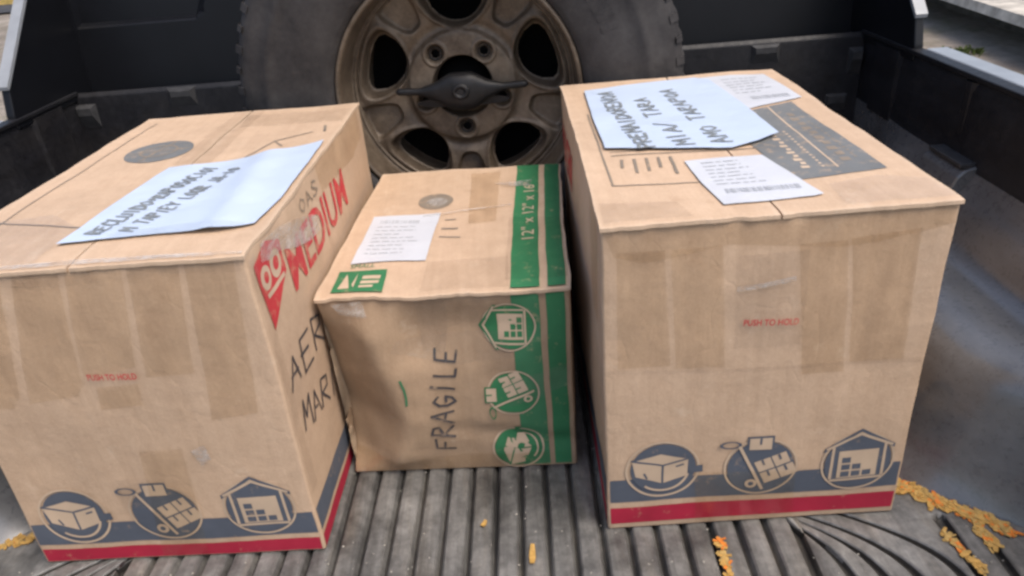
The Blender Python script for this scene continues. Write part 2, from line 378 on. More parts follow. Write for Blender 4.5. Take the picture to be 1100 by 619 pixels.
# bed floor sheet, the straight ribs on it and, at both sides, the margin whose grooves bend round the wheel arches
FLOOR = -0.013
fl = mesh('bed_floor', [(-HW, REAR, FLOOR), (HW, REAR, FLOOR), (HW, FRONT, FLOOR), (-HW, FRONT, FLOOR)], [(0, 1, 2, 3)], 'floor_base', truck)
PITCHR = 0.0366
def rib_mesh(y0, y1):
    cs = [(-0.0166, FLOOR), (-0.0150, -0.0085), (-0.0136, -0.0034), (-0.0112, -0.0009), (-0.005, 0.0), (0.005, 0.0), (0.0112, -0.0009), (0.0136, -0.0034), (0.0150, -0.0085), (0.0166, FLOOR)]
    v = []; f = []; m = len(cs); ys = [y0, y0 + 0.012, y1 - 0.012, y1]
    for j, y in enumerate(ys):
        e = 0.25 if j in (0, 3) else 1.0
        for cx, cz in cs: v.append((cx, y, FLOOR + (cz - FLOOR) * e))
    for j in range(3):
        for k in range(m - 1): f.append((j * m + k, j * m + k + 1, (j + 1) * m + k + 1, (j + 1) * m + k))
    f += [tuple(range(m)), tuple(3 * m + k for k in range(m))]
    return v, f
straight = None
for i in range(-12, 13):
    if straight is None:
        o = mesh('rib', *rib_mesh(REAR + 0.03, FRONT - 0.05), 'floor', fl); straight = o.data
    else:
        o = bpy.data.objects.new('rib', straight); COL.objects.link(o); o.parent = fl
    o.location.x = i * PITCHR
CURVED = (0.502, 0.541, 0.581, 0.632); STRAIGHT = ((0.653, 0.724), (0.692, 0.694), (0.735, 0.640))
def margin_x(xi, y):                                                # columns of the margin bend inwards in front of the wheel arch
    k = 0.35 + 0.65 * sstep(0.46, 0.59, xi) if xi < 0.6425 else 1 - sstep(0.6425, 0.6475, xi)
    if xi < 0.47: k *= sstep(0.4645, 0.49, xi)
    return xi - 7.3 * k * (min(max(y, 0.617), 0.745) - 0.617) ** 2
def groove_depth(xi, y):
    d = 0.0
    for g in CURVED: d = max(d, (1 - sstep(0.0040, 0.0075, abs(xi - g))) * (1 - sstep(0.80, 0.84, y)))
    for g, ye in STRAIGHT: d = max(d, 1 - sstep(0.0040, 0.0075, math.hypot(xi - g, max(0, y - ye))))
    return d
for s in (-1, 1):
    xs = {0.4645, 0.4665, 0.642, 0.6435, 0.645, 0.6465, 0.76, 0.80, 0.84, HW}
    for g in CURVED + tuple(q[0] for q in STRAIGHT):
        for o_ in (0.0, 0.004, 0.0052, 0.0063, 0.0075, 0.0095): xs |= {round(g - o_, 5), round(g + o_, 5)}
    xs = sorted(xs)
    ys = [REAR, 0.0, 0.2, 0.35] + [0.40 + 0.48 * i / 200 for i in range(201)] + [1.0, 1.3, FRONT]
    v = []; f = []; m = len(xs)
    for y in ys:
        for i, x in enumerate(xs):
            z = -0.0012 + 0.0012 * noise.noise(Vector((x * 20, y * 20, s))) - 0.0112 * groove_depth(x, y)
            if i == 0: z = FLOOR
            v.append((s * margin_x(x, y), y, z))
    for j in range(len(ys) - 1):
        for i in range(m - 1): f.append((j * m + i, j * m + i + 1, (j + 1) * m + i + 1, (j + 1) * m + i))
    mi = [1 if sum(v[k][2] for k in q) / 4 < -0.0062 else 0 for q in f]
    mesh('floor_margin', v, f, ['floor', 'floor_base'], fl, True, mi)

# front wall of the bed, with its lip and moulded pads
prism('front_liner', [(FRONT - 0.004, FLOOR), (FRONT - 0.012, 0.2), (FRONT - 0.004, LIP - 0.012), (FRONT + 0.003, LIP - 0.003), (FRONT + 0.008, LIP - 0.006), (FRONT + 0.010, FLOOR)], -HW, HW, 'wall', truck, 0.002)
for (x0, x1, z, dz, dp) in ((-0.67, -0.60, 0.444, .016, .014), (0.63, 0.70, 0.438, .016, .014), (0.80, 0.86, 0.322, .02, .016), (-0.885, -0.835, 0.424, .02, .02), (0.845, 0.878, 0.418, .022, .02), (-0.62, -0.55, 0.30, .03, .02)):
    xm = (x1 - x0) * 0.18
    v = [(x0, FRONT, z), (x1, FRONT, z), (x1 - xm, FRONT - dp, z - dz * .45), (x0 + xm, FRONT - dp, z - dz * .45), (x0, FRONT, z - dz * 3.4), (x1, FRONT, z - dz * 3.4), (x1 - xm, FRONT - dp, z - dz * 1.2), (x0 + xm, FRONT - dp, z - dz * 1.2)]
    mesh('moulded_pad', v, [(0, 1, 2, 3), (3, 2, 6, 7), (7, 6, 5, 4), (0, 3, 7, 4), (1, 5, 6, 2)], 'pad', truck)
# rear cab panel: a sheet with a sunken trapezoid panel, bent steps real
CY = 1.742
def cab_panel():
    xs = sorted(set([-0.90, -0.868, -0.862, -0.60, -0.594, -0.588, -0.545, -0.30, 0, 0.30, 0.545, 0.588, 0.594, 0.60, 0.862, 0.868, 0.90] + [-.9 + 1.8 * i / 60 for i in range(61)]))
    zs = sorted(set([0.40, 0.44, 0.46, 0.50, 0.54, 0.572, 0.576, 0.582, 0.588, 0.60, 0.64, 0.68, 0.74, 0.80]))
    v = []; f = []
    for z in zs:
        for x in xs:
            lo = 0.580; edge = 0.594 - max(0, z - lo) * 0.45
            inside = sstep(lo - 0.006, lo + 0.002, z) * max(sstep(-0.868, -0.862, x) * sstep(-edge + .006, -edge - .001, -0 + x) if x < 0 else 0, sstep(-0.868, -0.862, -x) * sstep(-edge + .006, -edge - .001, -x) if x > 0 else 0)
            tilt = (z - 0.45) * 0.10
            v.append((x, CY + tilt + 0.016 * inside, z))
    m = len(xs)
    for j in range(len(zs) - 1):
        for i in range(m - 1): f.append((j * m + i, j * m + i + 1, (j + 1) * m + i + 1, (j + 1) * m + i))
    return mesh('cab_rear_panel', v, f, 'black', truck)
cab_panel()
box_mesh('cab_body', -0.88, 0.88, CY + 0.13, CY + 1.2, -0.3, 0.80, 'black', truck, 0.03)
prism('cab_roof_frame', [(CY + 0.06, 0.79), (CY + 0.30, 1.16), (CY + 1.1, 1.18), (CY + 1.35, 0.79)], -0.78, 0.78, 'black', truck, 0.03)
v0, v1 = Vector((0, CY + 0.075, 0.835)), Vector((0, CY + 0.262, 1.12))
nn = Vector((0, -(v1.z - v0.z), (v1.y - v0.y))).normalized() * 0.006
mesh('rear_window', [(-0.66, *(v0 + nn)[1:]), (0.66, *(v0 + nn)[1:]), (0.6, *(v1 + nn)[1:]), (-0.6, *(v1 + nn)[1:]), (-0.66, *(v0 - nn)[1:]), (0.66, *(v0 - nn)[1:]), (0.6, *(v1 - nn)[1:]), (-0.6, *(v1 - nn)[1:])],
     [(0, 1, 2, 3), (4, 5, 6, 7), (0, 1, 5, 4), (1, 2, 6, 5), (2, 3, 7, 6), (3, 0, 4, 7)], 'glass', truck)
box_mesh('tailgate', -0.85, 0.85, REAR - 0.52, REAR - 0.01, -0.075, -0.02, 'black', truck, 0.01)
box_mesh('chassis', -0.55, 0.55, REAR + 0.1, 4.0, -0.45, -0.06, 'black_matte', truck, 0.02)
for s in (-1, 1):                                                   # rear road wheels under the bed sides
    wh = lathe_y('road_wheel', [(0.05, -.11), (.22, -.11), (.24, -.12), (.36, -.12), (.39, -.08), (.39, .08), (.36, .12), (.05, .12)], 'tyre', truck, 48)
    wh.location = (s * 0.80, 0.95, GZ + 0.37); wh.rotation_euler = (0, 0, R_(90))
def tube(name, pts, r, mat, parent, n=10):
    v = []; f = []; m = len(pts)
    for i, p in enumerate(pts):
        d = (Vector(pts[min(i + 1, m - 1)]) - Vector(pts[max(i - 1, 0)])).normalized()
        a = d.orthogonal().normalized() if abs(d.x) > .99 else d.cross(Vector((1, 0, 0))).normalized(); b = d.cross(a)
        rr = r[i] if isinstance(r, (list, tuple)) else r
        for k in range(n): t = 2 * math.pi * k / n; v.append(Vector(p) + a * rr * math.cos(t) + b * rr * math.sin(t))
    for i in range(m - 1):
        for k in range(n): f.append((i * n + k, i * n + (k + 1) % n, (i + 1) * n + (k + 1) % n, (i + 1) * n + k))
    f += [tuple(range(n)), tuple((m - 1) * n + k for k in range(n))]
    return mesh(name, v, f, mat, parent, True)
# ------------------------------------------------------------------ spare wheel
WC = Vector((-0.060, 1.535, 0.4355))
WYAW = R_(-5.0)
wheel = empty('spare_wheel', (WC.x, WC.y, 0.0), WYAW)
tag(wheel, 'dusty spare wheel with brown alloy rim standing upright against the cab', 'wheel')
CZ = WC.z
def lift(o): o.location.z = CZ; return o
tp = [(0.238, -0.100), (0.240, -0.112), (0.252, -0.121), (0.275, -0.128), (0.300, -0.1335), (0.330, -0.1345), (0.352, -0.131), (0.356, -0.133), (0.368, -0.131), (0.372, -0.127), (0.392, -0.1235), (0.408, -0.120), (0.420, -0.111), (0.427, -0.094),
      (0.429, -0.05), (0.430, 0.0), (0.429, 0.05), (0.427, 0.092), (0.420, 0.110), (0.392, 0.123), (0.33, 0.134), (0.26, 0.122), (0.238, 0.10)]
tyre = lift(lathe_y('tyre', tp, 'tyre', wheel, 160))
# tread lugs around the shoulder
lv = []; lf = []
for k in range(68):
    a = 2 * math.pi * k / 68; da = (0.034 if k % 2 else 0.027)
    ri = 0.412 if k % 2 else 0.416
    for s in (-1, 1):
        i = len(lv)
        for aa in (a - da / 2, a + da / 2):
            for (r, y) in ((ri, s * 0.1175), (0.4275, s * 0.1085), (0.4305, s * 0.088), (0.4305, s * 0.045), (0.425, s * 0.045), (ri, s * 0.10)):
                rr, yy = (r, y) if not (r == ri and abs(y) > .11) else (r, y * 1.02)
                aw = aa + (0.02 if abs(y) < 0.05 else 0)
                lv.append((rr * math.cos(aw), yy, rr * math.sin(aw)))
        lf += [tuple(i + q for q in range(6)), tuple(i + 6 + q for q in range(6))] + [(i + q, i + (q + 1) % 6, i + 6 + (q + 1) % 6, i + 6 + q) for q in range(6)]
tag(lift(mesh('tread_lugs', lv, lf, 'tyre', None)), kind='stuff'); lug = bpy.data.objects['tread_lugs']; lug.parent = tyre; lug.location.z = 0
# raised moulded bars and curved bands on the sidewall (worn lettering pads)
def wall_y(r):
    for (r0, y0), (r1, y1) in zip(tp, tp[1:]):
        if r0 <= r <= r1: return y0 + (y1 - y0) * (r - r0) / (r1 - r0)
    return -0.13
rnd = random.Random(4)
def sidewall_pad(a0, a1, r0, r1, h):
    n = max(2, int((a1 - a0) / 0.03)); v = []; f = []
    for j in range(n + 1):
        a = a0 + (a1 - a0) * j / n
        for (r, d) in ((r0, 0.001), (r0 + .002, h), ((r0 + r1) / 2, h), (r1 - .002, h), (r1, 0.001)):
            e = d if 0 < j < n else min(d, 0.0008)
            v.append((r * math.cos(a), wall_y(r) - e, r * math.sin(a)))
    for j in range(n):
        for k in range(4): f.append((5 * j + k, 5 * j + k + 1, 5 * j + k + 6, 5 * j + k + 5))
    return mesh('sidewall_pad', v, f, 'tyre', tyre)
for base in (0.35, 1.9, 3.45, 5.0):
    a = base
    for q in range(7):
        wdt = rnd.uniform(0.035, 0.075); sidewall_pad(a, a + wdt, 0.292, 0.325, 0.0012); a += wdt + 0.022
for a in (1.25, 2.95, 4.4, 6.05):
    sidewall_pad(a, a + 0.30, 0.272, 0.280, 0.0010)
# rim: lip and barrel
rim = lift(lathe_y('rim', [(0.230, 0.06), (0.236, -0.085), (0.2385, -0.108), (0.2365, -0.1135), (0.231, -0.1135), (0.2285, -0.108), (0.2265, -0.094), (0.2245, -0.060), (0.2225, -0.042), (0.2195, -0.0385), (0.2175, -0.0415), (0.2140, -0.0405), (0.2120, -0.030), (0.210, -0.01), (0.205, 0.02), (0.203, 0.11), (0.19, 0.115)], 'rim', wheel, 128))
def rim_face():
    NR, NT = 108, 450; v = []; f = []; r0, r1 = 0.052, 0.1975
    def win(r, th):
        d = ((th - math.pi / 2 + math.pi / 5) % (2 * math.pi / 5)) - math.pi / 5
        t = r * math.sin(d); q = r * math.cos(d) - 0.1475
        return (abs(t) / max(0.012, 0.050 + 0.42 * q)) ** 2.4 + (abs(q) / 0.0345) ** 2.4, d
    def pocket(r, th):
        d = ((th + math.pi / 2 + math.pi / 5) % (2 * math.pi / 5)) - math.pi / 5
        t = r * math.sin(d); q = r * math.cos(d) - 0.165
        return (abs(t) / (0.027 + 0.30 * q)) ** 4 + (abs(q) / 0.034) ** 4
    def bolt(r, th):
        d = ((th + math.pi / 2 + math.pi / 5) % (2 * math.pi / 5)) - math.pi / 5
        return math.hypot(r * math.sin(d), r * math.cos(d) - 0.0765)
    W = {}
    for i in range(NR + 1):
        r = r0 + (r1 - r0) * i / NR; RS = 1.075
        for k in range(NT):
            th = 2 * math.pi * k / NT
            wv_, d = win(r, th)
            y = -0.066 - 0.010 * sstep(0.12, 0.19, r) + 0.006 * math.exp(-((r - 0.112) / 0.01) ** 2)
            y += -0.006 * (1 - sstep(0.098, 0.106, r))               # raised hub pad
            y += 0.016 * (1 - sstep(0.45, 1.5, pocket(r, th)))      # recess in each spoke
            bd = bolt(r, th)
            y += 0.010 * (1 - sstep(0.0125, 0.0165, bd)) - 0.003 * sstep(0.016, 0.019, bd) * (1 - sstep(0.021, 0.026, bd))
            y += 0.030 * (1 - sstep(1.0, 1.55, wv_)) - 0.003 * sstep(1.3, 1.7, wv_) * (1 - sstep(1.7, 2.4, wv_))
            y += 0.03 * (1 - sstep(0.052, 0.058, r))
            W[i, k] = (wv_ < 1.0) or bd < 0.0095
            v.append((RS * r * math.cos(th), y + 0.040, RS * r * math.sin(th)))
    for i in range(NR):
        for k in range(NT):
            k2 = (k + 1) % NT
            if W[i, k] and W[i, k2] and W[i + 1, k] and W[i + 1, k2]: continue
            f.append((i * NT + k, i * NT + k2, (i + 1) * NT + k2, (i + 1) * NT + k))
    o = mesh('rim_face', v, f, 'rim', rim, True)
    return o
rim_face()
o = lathe_y('shade_disc', [(0.005, 0.07), (0.203, 0.07)], 'void', rim, 64)  # added black disc painting the shade behind the rim openings
for k in range(5):                                                  # dark steel sleeves in the bolt holes
    a = -math.pi / 2 + 2 * math.pi * k / 5
    b = lathe_y('bolt_hole', [(0.0098, -0.058), (0.0112, -0.066), (0.0128, -0.066), (0.0128, -0.04), (0.001, -0.035)], 'steel', rim, 20)
    b.location = (0.0765 * 1.075 * math.cos(a), 0.040, 0.0765 * 1.075 * math.sin(a))
# hold-down clamp over the hub
clamp = empty('wheel_clamp', (WC.x, WC.y, 0.0), WYAW); tag(clamp, 'dark winged clamp nut bolted across the hub of the spare wheel', 'clamp')
def clamp_mesh():
    n, m = 44, 24; v = []; f = []; L = 0.128
    for i in range(n + 1):
        x = -L + 2 * L * i / n; a = abs(x)
        hz = 0.0075 + 0.009 * (1 - sstep(0.055, 0.085, a)) + 0.024 * (1 - sstep(0.015, 0.062, a))
        hy = 0.0075 + 0.010 * (1 - sstep(0.03, 0.09, a)) + 0.006 * (1 - sstep(0.0, 0.04, a))
        if a > L - 0.007: q = math.sqrt(max(0.03, 1 - ((a - (L - 0.007)) / 0.007) ** 2)); hz *= q; hy *= q
        zc = -0.004 * (1 - sstep(0.0, 0.09, a)) + 0.003 * sstep(0.06, 0.128, a)
        for k in range(m):
            t = 2 * math.pi * k / m; c, s_ = math.cos(t), math.sin(t)
            v.append((x, -0.088 + hy * math.copysign(abs(c) ** 0.7, c), zc + hz * math.copysign(abs(s_) ** 0.8, s_)))
    for i in range(n):
        for k in range(m): f.append((i * m + k, i * m + (k + 1) % m, (i + 1) * m + (k + 1) % m, (i + 1) * m + k))
    f += [tuple(range(m)), tuple(n * m + k for k in range(m))]
    return mesh('wing_bar', v, f, 'steel', clamp, True)
def lz(o): o.location.z = CZ; o.location.y = 0.034; o.scale = (1.04, 1, 0.90); return o
wb = lz(clamp_mesh())
lz(lathe_y('boss', [(0.007, -0.085), (0.0075, -0.112), (0.013, -0.114), (0.017, -0.111), (0.021, -0.098), (0.026, -0.09), (0.03, -0.07)], 'steel', clamp, 32))
lz(lathe_y('threaded_rod', [(0.001, -0.102), (0.0068, -0.102), (0.0068, 0.11), (0.001, 0.11)], 'steel', clamp, 16))
def plate():
    v = [(0.062 * math.cos(2 * math.pi * k / 40) * 1.45, y, 0.012 * math.sin(2 * math.pi * k / 40) - 0.028) for y in (-0.082, -0.0745) for k in range(40)]
    f = [tuple(range(40)), tuple(range(40, 80))] + [(k, (k + 1) % 40, 40 + (k + 1) % 40, 40 + k) for k in range(40)]
    return mesh('washer_plate', v, f, 'steel', clamp)
lz(plate())
lz(lathe_y('hub_shade_cap', [(0.001, -0.03), (0.0515, -0.03), (0.0515, 0.03)], 'void', clamp, 40))  # black cap standing in for the darkness inside the hub hole

# ------------------------------------------------------------------ cardboard boxes
class Box:
    def __init__(s, name, label, x, y, yaw, w, d, h, seed, amp=1.0, card='card', extra=None):
        s.w, s.d, s.h, s.seed, s.amp, s.extra, s.card = w, d, h, seed, amp, extra, card
        c = Vector((w / 2, d / 2, 0)); cs, sn = math.cos(yaw), math.sin(yaw)
        s.c = c
        s.root = empty(name, (x + cs * c.x - sn * c.y, y + sn * c.x + cs * c.y, 0.0006), yaw)
        tag(s.root, label, 'box', 'taped cardboard boxes in the truck bed')
    def D(s, p):
        q = p + Vector((s.seed * 7.3, s.seed * 1.7, s.seed * 3.1))
        v = noise.noise_vector(q * 5.0) * 0.0024 + noise.noise_vector(q * 14) * 0.0013 + noise.noise_vector(q * 40) * 0.0004
        v *= s.amp
        v.z *= min(1, max(0, p.z / 0.03)) if p.z < 0.2 else 1
        if p.z < 0.03: v *= 0.4 + 0.6 * p.z / 0.03
        # panels bow out slightly between the edges
        fx, fy, fz = p.x / s.w, p.y / s.d, p.z / s.h
        bow = lambda a: max(0, 4 * a * (1 - a))
        if p.y < 0.006: v.y -= 0.004 * s.amp * bow(fx) * bow(fz)
        if p.x > s.w - 0.006: v.x += 0.004 * s.amp * bow(fy) * bow(fz)
        if p.x < 0.006: v.x -= 0.004 * s.amp * bow(fy) * bow(fz)
        if p.z > s.h - 0.006: v.z += (-0.003) * s.amp * bow(fx) * bow(fy)
        if s.extra: v += s.extra(p)
        return v
    def S(s, face, u, v, off):
        if face == 'front': p, n = Vector((u, 0, v)), Vector((0, -1, 0))
        elif face == 'right': p, n = Vector((s.w, u, v)), Vector((1, 0, 0))
        elif face == 'left': p, n = Vector((0, u, v)), Vector((-1, 0, 0))
        elif face == 'top': p, n = Vector((u, v, s.h)), Vector((0, 0, 1))
        return p + s.D(p) + n * off - s.c
    def body(s, res=0.012, rad=0.0035):
        h = s.h - 0.0042; dims = (s.w, s.d, h)
        def ticks(L):
            n = max(2, int(L / res)); t = [rad + (L - 2 * rad) * i / n for i in range(n + 1)]
            return [0, rad * 0.35, rad * 0.7] + t + [L - rad * 0.7, L - rad * 0.35, L]
        T = [ticks(a) for a in dims]; v = []; f = []; ids = {}
        def vid(i, j, k):
            if (i, j, k) not in ids:
                p = Vector((T[0][i], T[1][j], T[2][k])); q = Vector([min(max(p[a], rad), dims[a] - rad) for a in range(3)])
                e = p - q
                pr = q + e.normalized() * rad if e.length > 1e-9 else p
                ids[i, j, k] = len(v); v.append(pr + s.D(p) - s.c)
            return ids[i, j, k]
        N = [len(t) - 1 for t in T]
        for ax in range(3):
            a, b = [q for q in range(3) if q != ax]
            for side in (0, N[ax]):
                for i in range(N[a]):
                    for j in range(N[b]):
                        quad = []
                        for di, dj in ((0, 0), (1, 0), (1, 1), (0, 1)):
                            t = [0, 0, 0]; t[ax] = side; t[a] = i + di; t[b] = j + dj; quad.append(vid(*t))
                        f.append(quad)
        o = mesh('body', v, f, s.card, s.root, True)
        return o
    def slab(s, name, u0, u1, v0, v1, thick, wob, over, droop=0.0, mat=None, top_off=0.0, notches=()):
        """a flap of board on the top: a thin solid sheet with an uneven front edge"""
        nu, nv = max(6, int((u1 - u0) / 0.008)), max(6, int((v1 - v0) / 0.012)); vt = []; f = []
        for layer in (0, 1):
            for j in range(nv + 1):
                for i in range(nu + 1):
                    u = u0 + (u1 - u0) * i / nu; tv = j / nv
                    e = over + wob * (0.5 * noise.noise(Vector((u * 14, s.seed, 2))) + 0.7 * noise.noise(Vector((u * 60, s.seed, 5))) + 0.7 * noise.noise(Vector((u * 160, s.seed, 5))))
                    for (nu_, nd) in notches: e -= nd * math.exp(-((u - nu_) / 0.006) ** 2)
                    y = v0 - e + (v1 - v0 + e) * tv ** 1.2
                    ex = (0.0012 + 0.0015 * noise.noise(Vector((y * 18, s.seed, 9)))) * (1 if i == nu and u1 > s.w - .01 else -1 if i == 0 and u0 < 0.01 else 0)
                    p = s.S('top', min(max(u, 0), s.w), min(max(y, 0), s.d), top_off - layer * thick)
                    p.x += ex; p.y += min(y, 0)
                    p.z -= droop * math.exp(-max(0, y - v0 + over) / 0.012) * (0.7 + 0.35 * noise.noise(Vector((u * 12, s.seed, 3))))
                    vt.append(p)
        m = nu + 1; n2 = m * (nv + 1)
        for j in range(nv):
            for i in range(nu):
                a = j * m + i; f.append((a, a + 1, a + m + 1, a + m)); f.append((n2 + a, n2 + a + m, n2 + a + m + 1, n2 + a + 1))
        for i in range(nu): f.append((i, n2 + i, n2 + i + 1, i + 1)); a = nv * m + i; f.append((a, a + 1, n2 + a + 1, n2 + a))
        for j in range(nv): a = j * m; f.append((a, a + m, n2 + a + m, n2 + a)); a = j * m + nu; f.append((a, n2 + a, n2 + a + m, a + m))
        o = mesh(name, vt, f, mat or s.card, s.root, True)
        # keep the cut edges crisp
        bm = bmesh.new(); bm.from_mesh(o.data)
        for e in bm.edges:
            if len(e.link_faces) == 2 and e.calc_face_angle() > 0.9: e.smooth = False
        bm.to_mesh(o.data); bm.free()
        return o
    def decal(s, name, face, polys, mats, off=0.0006, maxlen=0.014, fn=None, parent=None, label=None, step=0.00022, smooth=True):
        """flat print or a sheet that follows the panel; polys: (points, material index, layer)"""
        bm = bmesh.new()
        for pts, mi, layer in polys:
            sub = bmesh.new()
            vv = [sub.verts.new((a, b, 0)) for a, b in pts]
            try: sub.faces.new(vv)
            except ValueError: sub.free(); continue
            bmesh.ops.triangulate(sub, faces=sub.faces)
            for _ in range(6):
                le = [e for e in sub.edges if e.calc_length() > maxlen]
                if not le: break
                bmesh.ops.subdivide_edges(sub, edges=le, cuts=1); bmesh.ops.triangulate(sub, faces=[q for q in sub.faces if len(q.verts) > 3])
            mp = {}
            for q in sub.verts:
                ex = fn(q.co.x, q.co.y) if fn else 0
                mp[q] = bm.verts.new(s.S(face, q.co.x, q.co.y, off + layer * step + ex))
            for q in sub.faces:
                nf = bm.faces.new([mp[k] for k in q.verts]); nf.material_index = mi; nf.smooth = smooth
            sub.free()
        want = {'front': Vector((0, -1, 0)), 'right': Vector((1, 0, 0)), 'left': Vector((-1, 0, 0)), 'top': Vector((0, 0, 1))}[face]
        bm.normal_update()
        for q in bm.faces:
            if q.normal.dot(want) < 0: q.normal_flip()
        me = bpy.data.meshes.new(name); bm.to_mesh(me); bm.free()
        o = link_mesh(name, me, mats, parent or s.root)
        if label: o['label'] = label
        return o

def rect(u0, v0, u1, v1): return [(u0, v0), (u1, v0), (u1, v1), (u0, v1)]
def disc(u, v, r, n=40, ry=None, a0=0): return [(u + r * math.cos(a0 + 2 * math.pi * k / n), v + (ry or r) * math.sin(a0 + 2 * math.pi * k / n)) for k in range(n)]
def stroke(pts, wd, taper=False):
    """quads along a polyline, as separate polygons"""
    out = []
    for (a, b) in zip(pts, pts[1:]):
        a, b = Vector(a), Vector(b); d = b - a
        if d.length < 1e-6: continue
        d.normalize(); n = Vector((-d.y, d.x)) * wd / 2; e = d * wd * 0.3
        out.append([tuple(a - n - e), tuple(b - n + e), tuple(b + n + e), tuple(a + n - e)])
    return out
def ring(u, v, r, wd, n=40, a0=0, a1=2 * math.pi, sq=1.0):
    out = []
    for k in range(n):
        t0, t1 = a0 + (a1 - a0) * k / n, a0 + (a1 - a0) * (k + 1) / n
        out.append([(u + (r - wd / 2) * math.cos(t0), v + (r - wd / 2) * math.sin(t0) * sq), (u + (r + wd / 2) * math.cos(t0), v + (r + wd / 2) * math.sin(t0) * sq),
                    (u + (r + wd / 2) * math.cos(t1), v + (r + wd / 2) * math.sin(t1) * sq), (u + (r - wd / 2) * math.cos(t1), v + (r - wd / 2) * math.sin(t1) * sq)])
    return out

# hand lettering as strokes in a 0.62 x 1 cell
GL = {
 'A': [[(0, 0), (.28, 1), (.58, 0)], [(.1, .38), (.48, .38)]], 'B': [[(0, 0), (0, 1), (.4, .95), (.45, .72), (.1, .55), (.5, .45), (.5, .12), (0, 0)]],
 'C': [[(.55, .85), (.3, 1), (.05, .7), (.05, .3), (.3, 0), (.55, .12)]], 'D': [[(0, 0), (0, 1), (.4, .9), (.55, .5), (.4, .1), (0, 0)]],
 'E': [[(.5, 1), (0, 1), (0, 0), (.52, 0)], [(0, .52), (.4, .52)]], 'F': [[(.55, 1), (0, 1), (0, 0)], [(0, .55), (.4, .55)]],
 'G': [[(.55, .85), (.3, 1), (.05, .7), (.05, .3), (.3, 0), (.55, .15), (.55, .45), (.32, .45)]], 'H': [[(0, 0), (0, 1)], [(.5, 0), (.5, 1)], [(0, .5), (.5, .5)]],
 'I': [[(.25, 0), (.25, 1)]], 'J': [[(.5, 1), (.5, .2), (.3, 0), (.05, .15)]], 'L': [[(.05, 1), (.05, 0), (.5, 0)]],
 'M': [[(0, 0), (.08, 1), (.3, .4), (.52, 1), (.6, 0)]], 'N': [[(0, 0), (0, 1), (.5, 0), (.5, 1)]],
 'O': [[(.3, 1), (.05, .7), (.05, .3), (.3, 0), (.55, .3), (.55, .7), (.3, 1)]], 'P': [[(0, 0), (0, 1), (.45, .92), (.48, .62), (0, .48)]],
 'R': [[(0, 0), (0, 1), (.45, .92), (.48, .62), (0, .48), (.55, 0)]], 'S': [[(.52, .88), (.25, 1), (.05, .75), (.5, .3), (.3, 0), (.02, .12)]],
 'T': [[(0, 1), (.6, 1)], [(.3, 1), (.3, 0)]], 'U': [[(.02, 1), (.05, .2), (.28, 0), (.5, .2), (.52, 1)]], 'V': [[(0, 1), (.28, 0), (.55, 1)]],
 'Y': [[(0, 1), (.28, .5), (.55, 1)], [(.28, .5), (.25, 0)]], '+': [[(.05, .5), (.55, .5)], [(.3, .2), (.3, .8)]], '/': [[(0, -.1), (.5, 1.1)]], '-': [[(.05, .5), (.5, .5)]],
 '1': [[(.1, .8), (.3, 1), (.3, 0)]], '0': [[(.3, 1), (.05, .5), (.3, 0), (.55, .5), (.3, 1)]], '9': [[(.5, .6), (.2, .55), (.15, .9), (.45, .95), (.5, .6), (.4, 0)]], ' ': [], }
def handwriting(text, start, direction, height, wd, length=None, jitter=0.05, seed=1, slant=0.0):
    rr = random.Random(seed); d = Vector(direction).normalized(); upv = Vector((-d.y, d.x)); polys = []
    adv = (length / len(text)) if length else height * 0.78
    for k, ch in enumerate(text):
        ox = Vector(start) + d * adv * k; sc_ = height * rr.uniform(0.88, 1.1); dy = height * rr.uniform(-jitter, jitter)
        for line in GL.get(ch, []):
            pts = []
            for (a, b) in line:
                a += rr.uniform(-.05, .05); b += rr.uniform(-.05, .05)
                q = ox + d * (a / 0.62 * adv * 0.80 + slant * b * sc_) + upv * (b * sc_ + dy); pts.append(tuple(q))
            polys += stroke(pts, wd * rr.uniform(0.85, 1.15))
    return polys
def as_polys(lst, mi=0, layer=0):
    # alternate layers so that overlapping strokes never share a plane
    return [(p, mi, layer + 0.12 * (i % 5)) for i, p in enumerate(lst)]
def type_mesh(text, size, bold=0.0):
    cu = bpy.data.curves.new('type', 'FONT'); cu.body = text; cu.size = size; cu.offset = bold; cu.resolution_u = 3
    ob = bpy.data.objects.new('type', cu); COL.objects.link(ob)
    dg = bpy.context.evaluated_depsgraph_get(); me = bpy.data.meshes.new_from_object(ob.evaluated_get(dg))
    out = ([Vector((v.co.x, v.co.y)) for v in me.vertices], [list(p.vertices) for p in me.polygons])
    bpy.data.objects.remove(ob); bpy.data.curves.remove(cu); bpy.data.meshes.remove(me)
    return out
def lettering(box, face, text, start, direction, height, length, mat, off=0.0011, bold=0.0, name='lettering'):
    vs_, fs_ = type_mesh(text, 1.0, bold)
    x0, x1 = min(v.x for v in vs_), max(v.x for v in vs_); y0, y1 = min(v.y for v in vs_), max(v.y for v in vs_)
    d = Vector(direction).normalized(); u = Vector((-d.y, d.x))
    pos = []
    for v in vs_:
        q = Vector(start) + d * ((v.x - x0) / (x1 - x0) * length) + u * ((v.y - y0) / (y1 - y0) * height); pos.append(box.S(face, q.x, q.y, off))
    return mesh(name, pos, fs_, mat, box.root, fix=False)

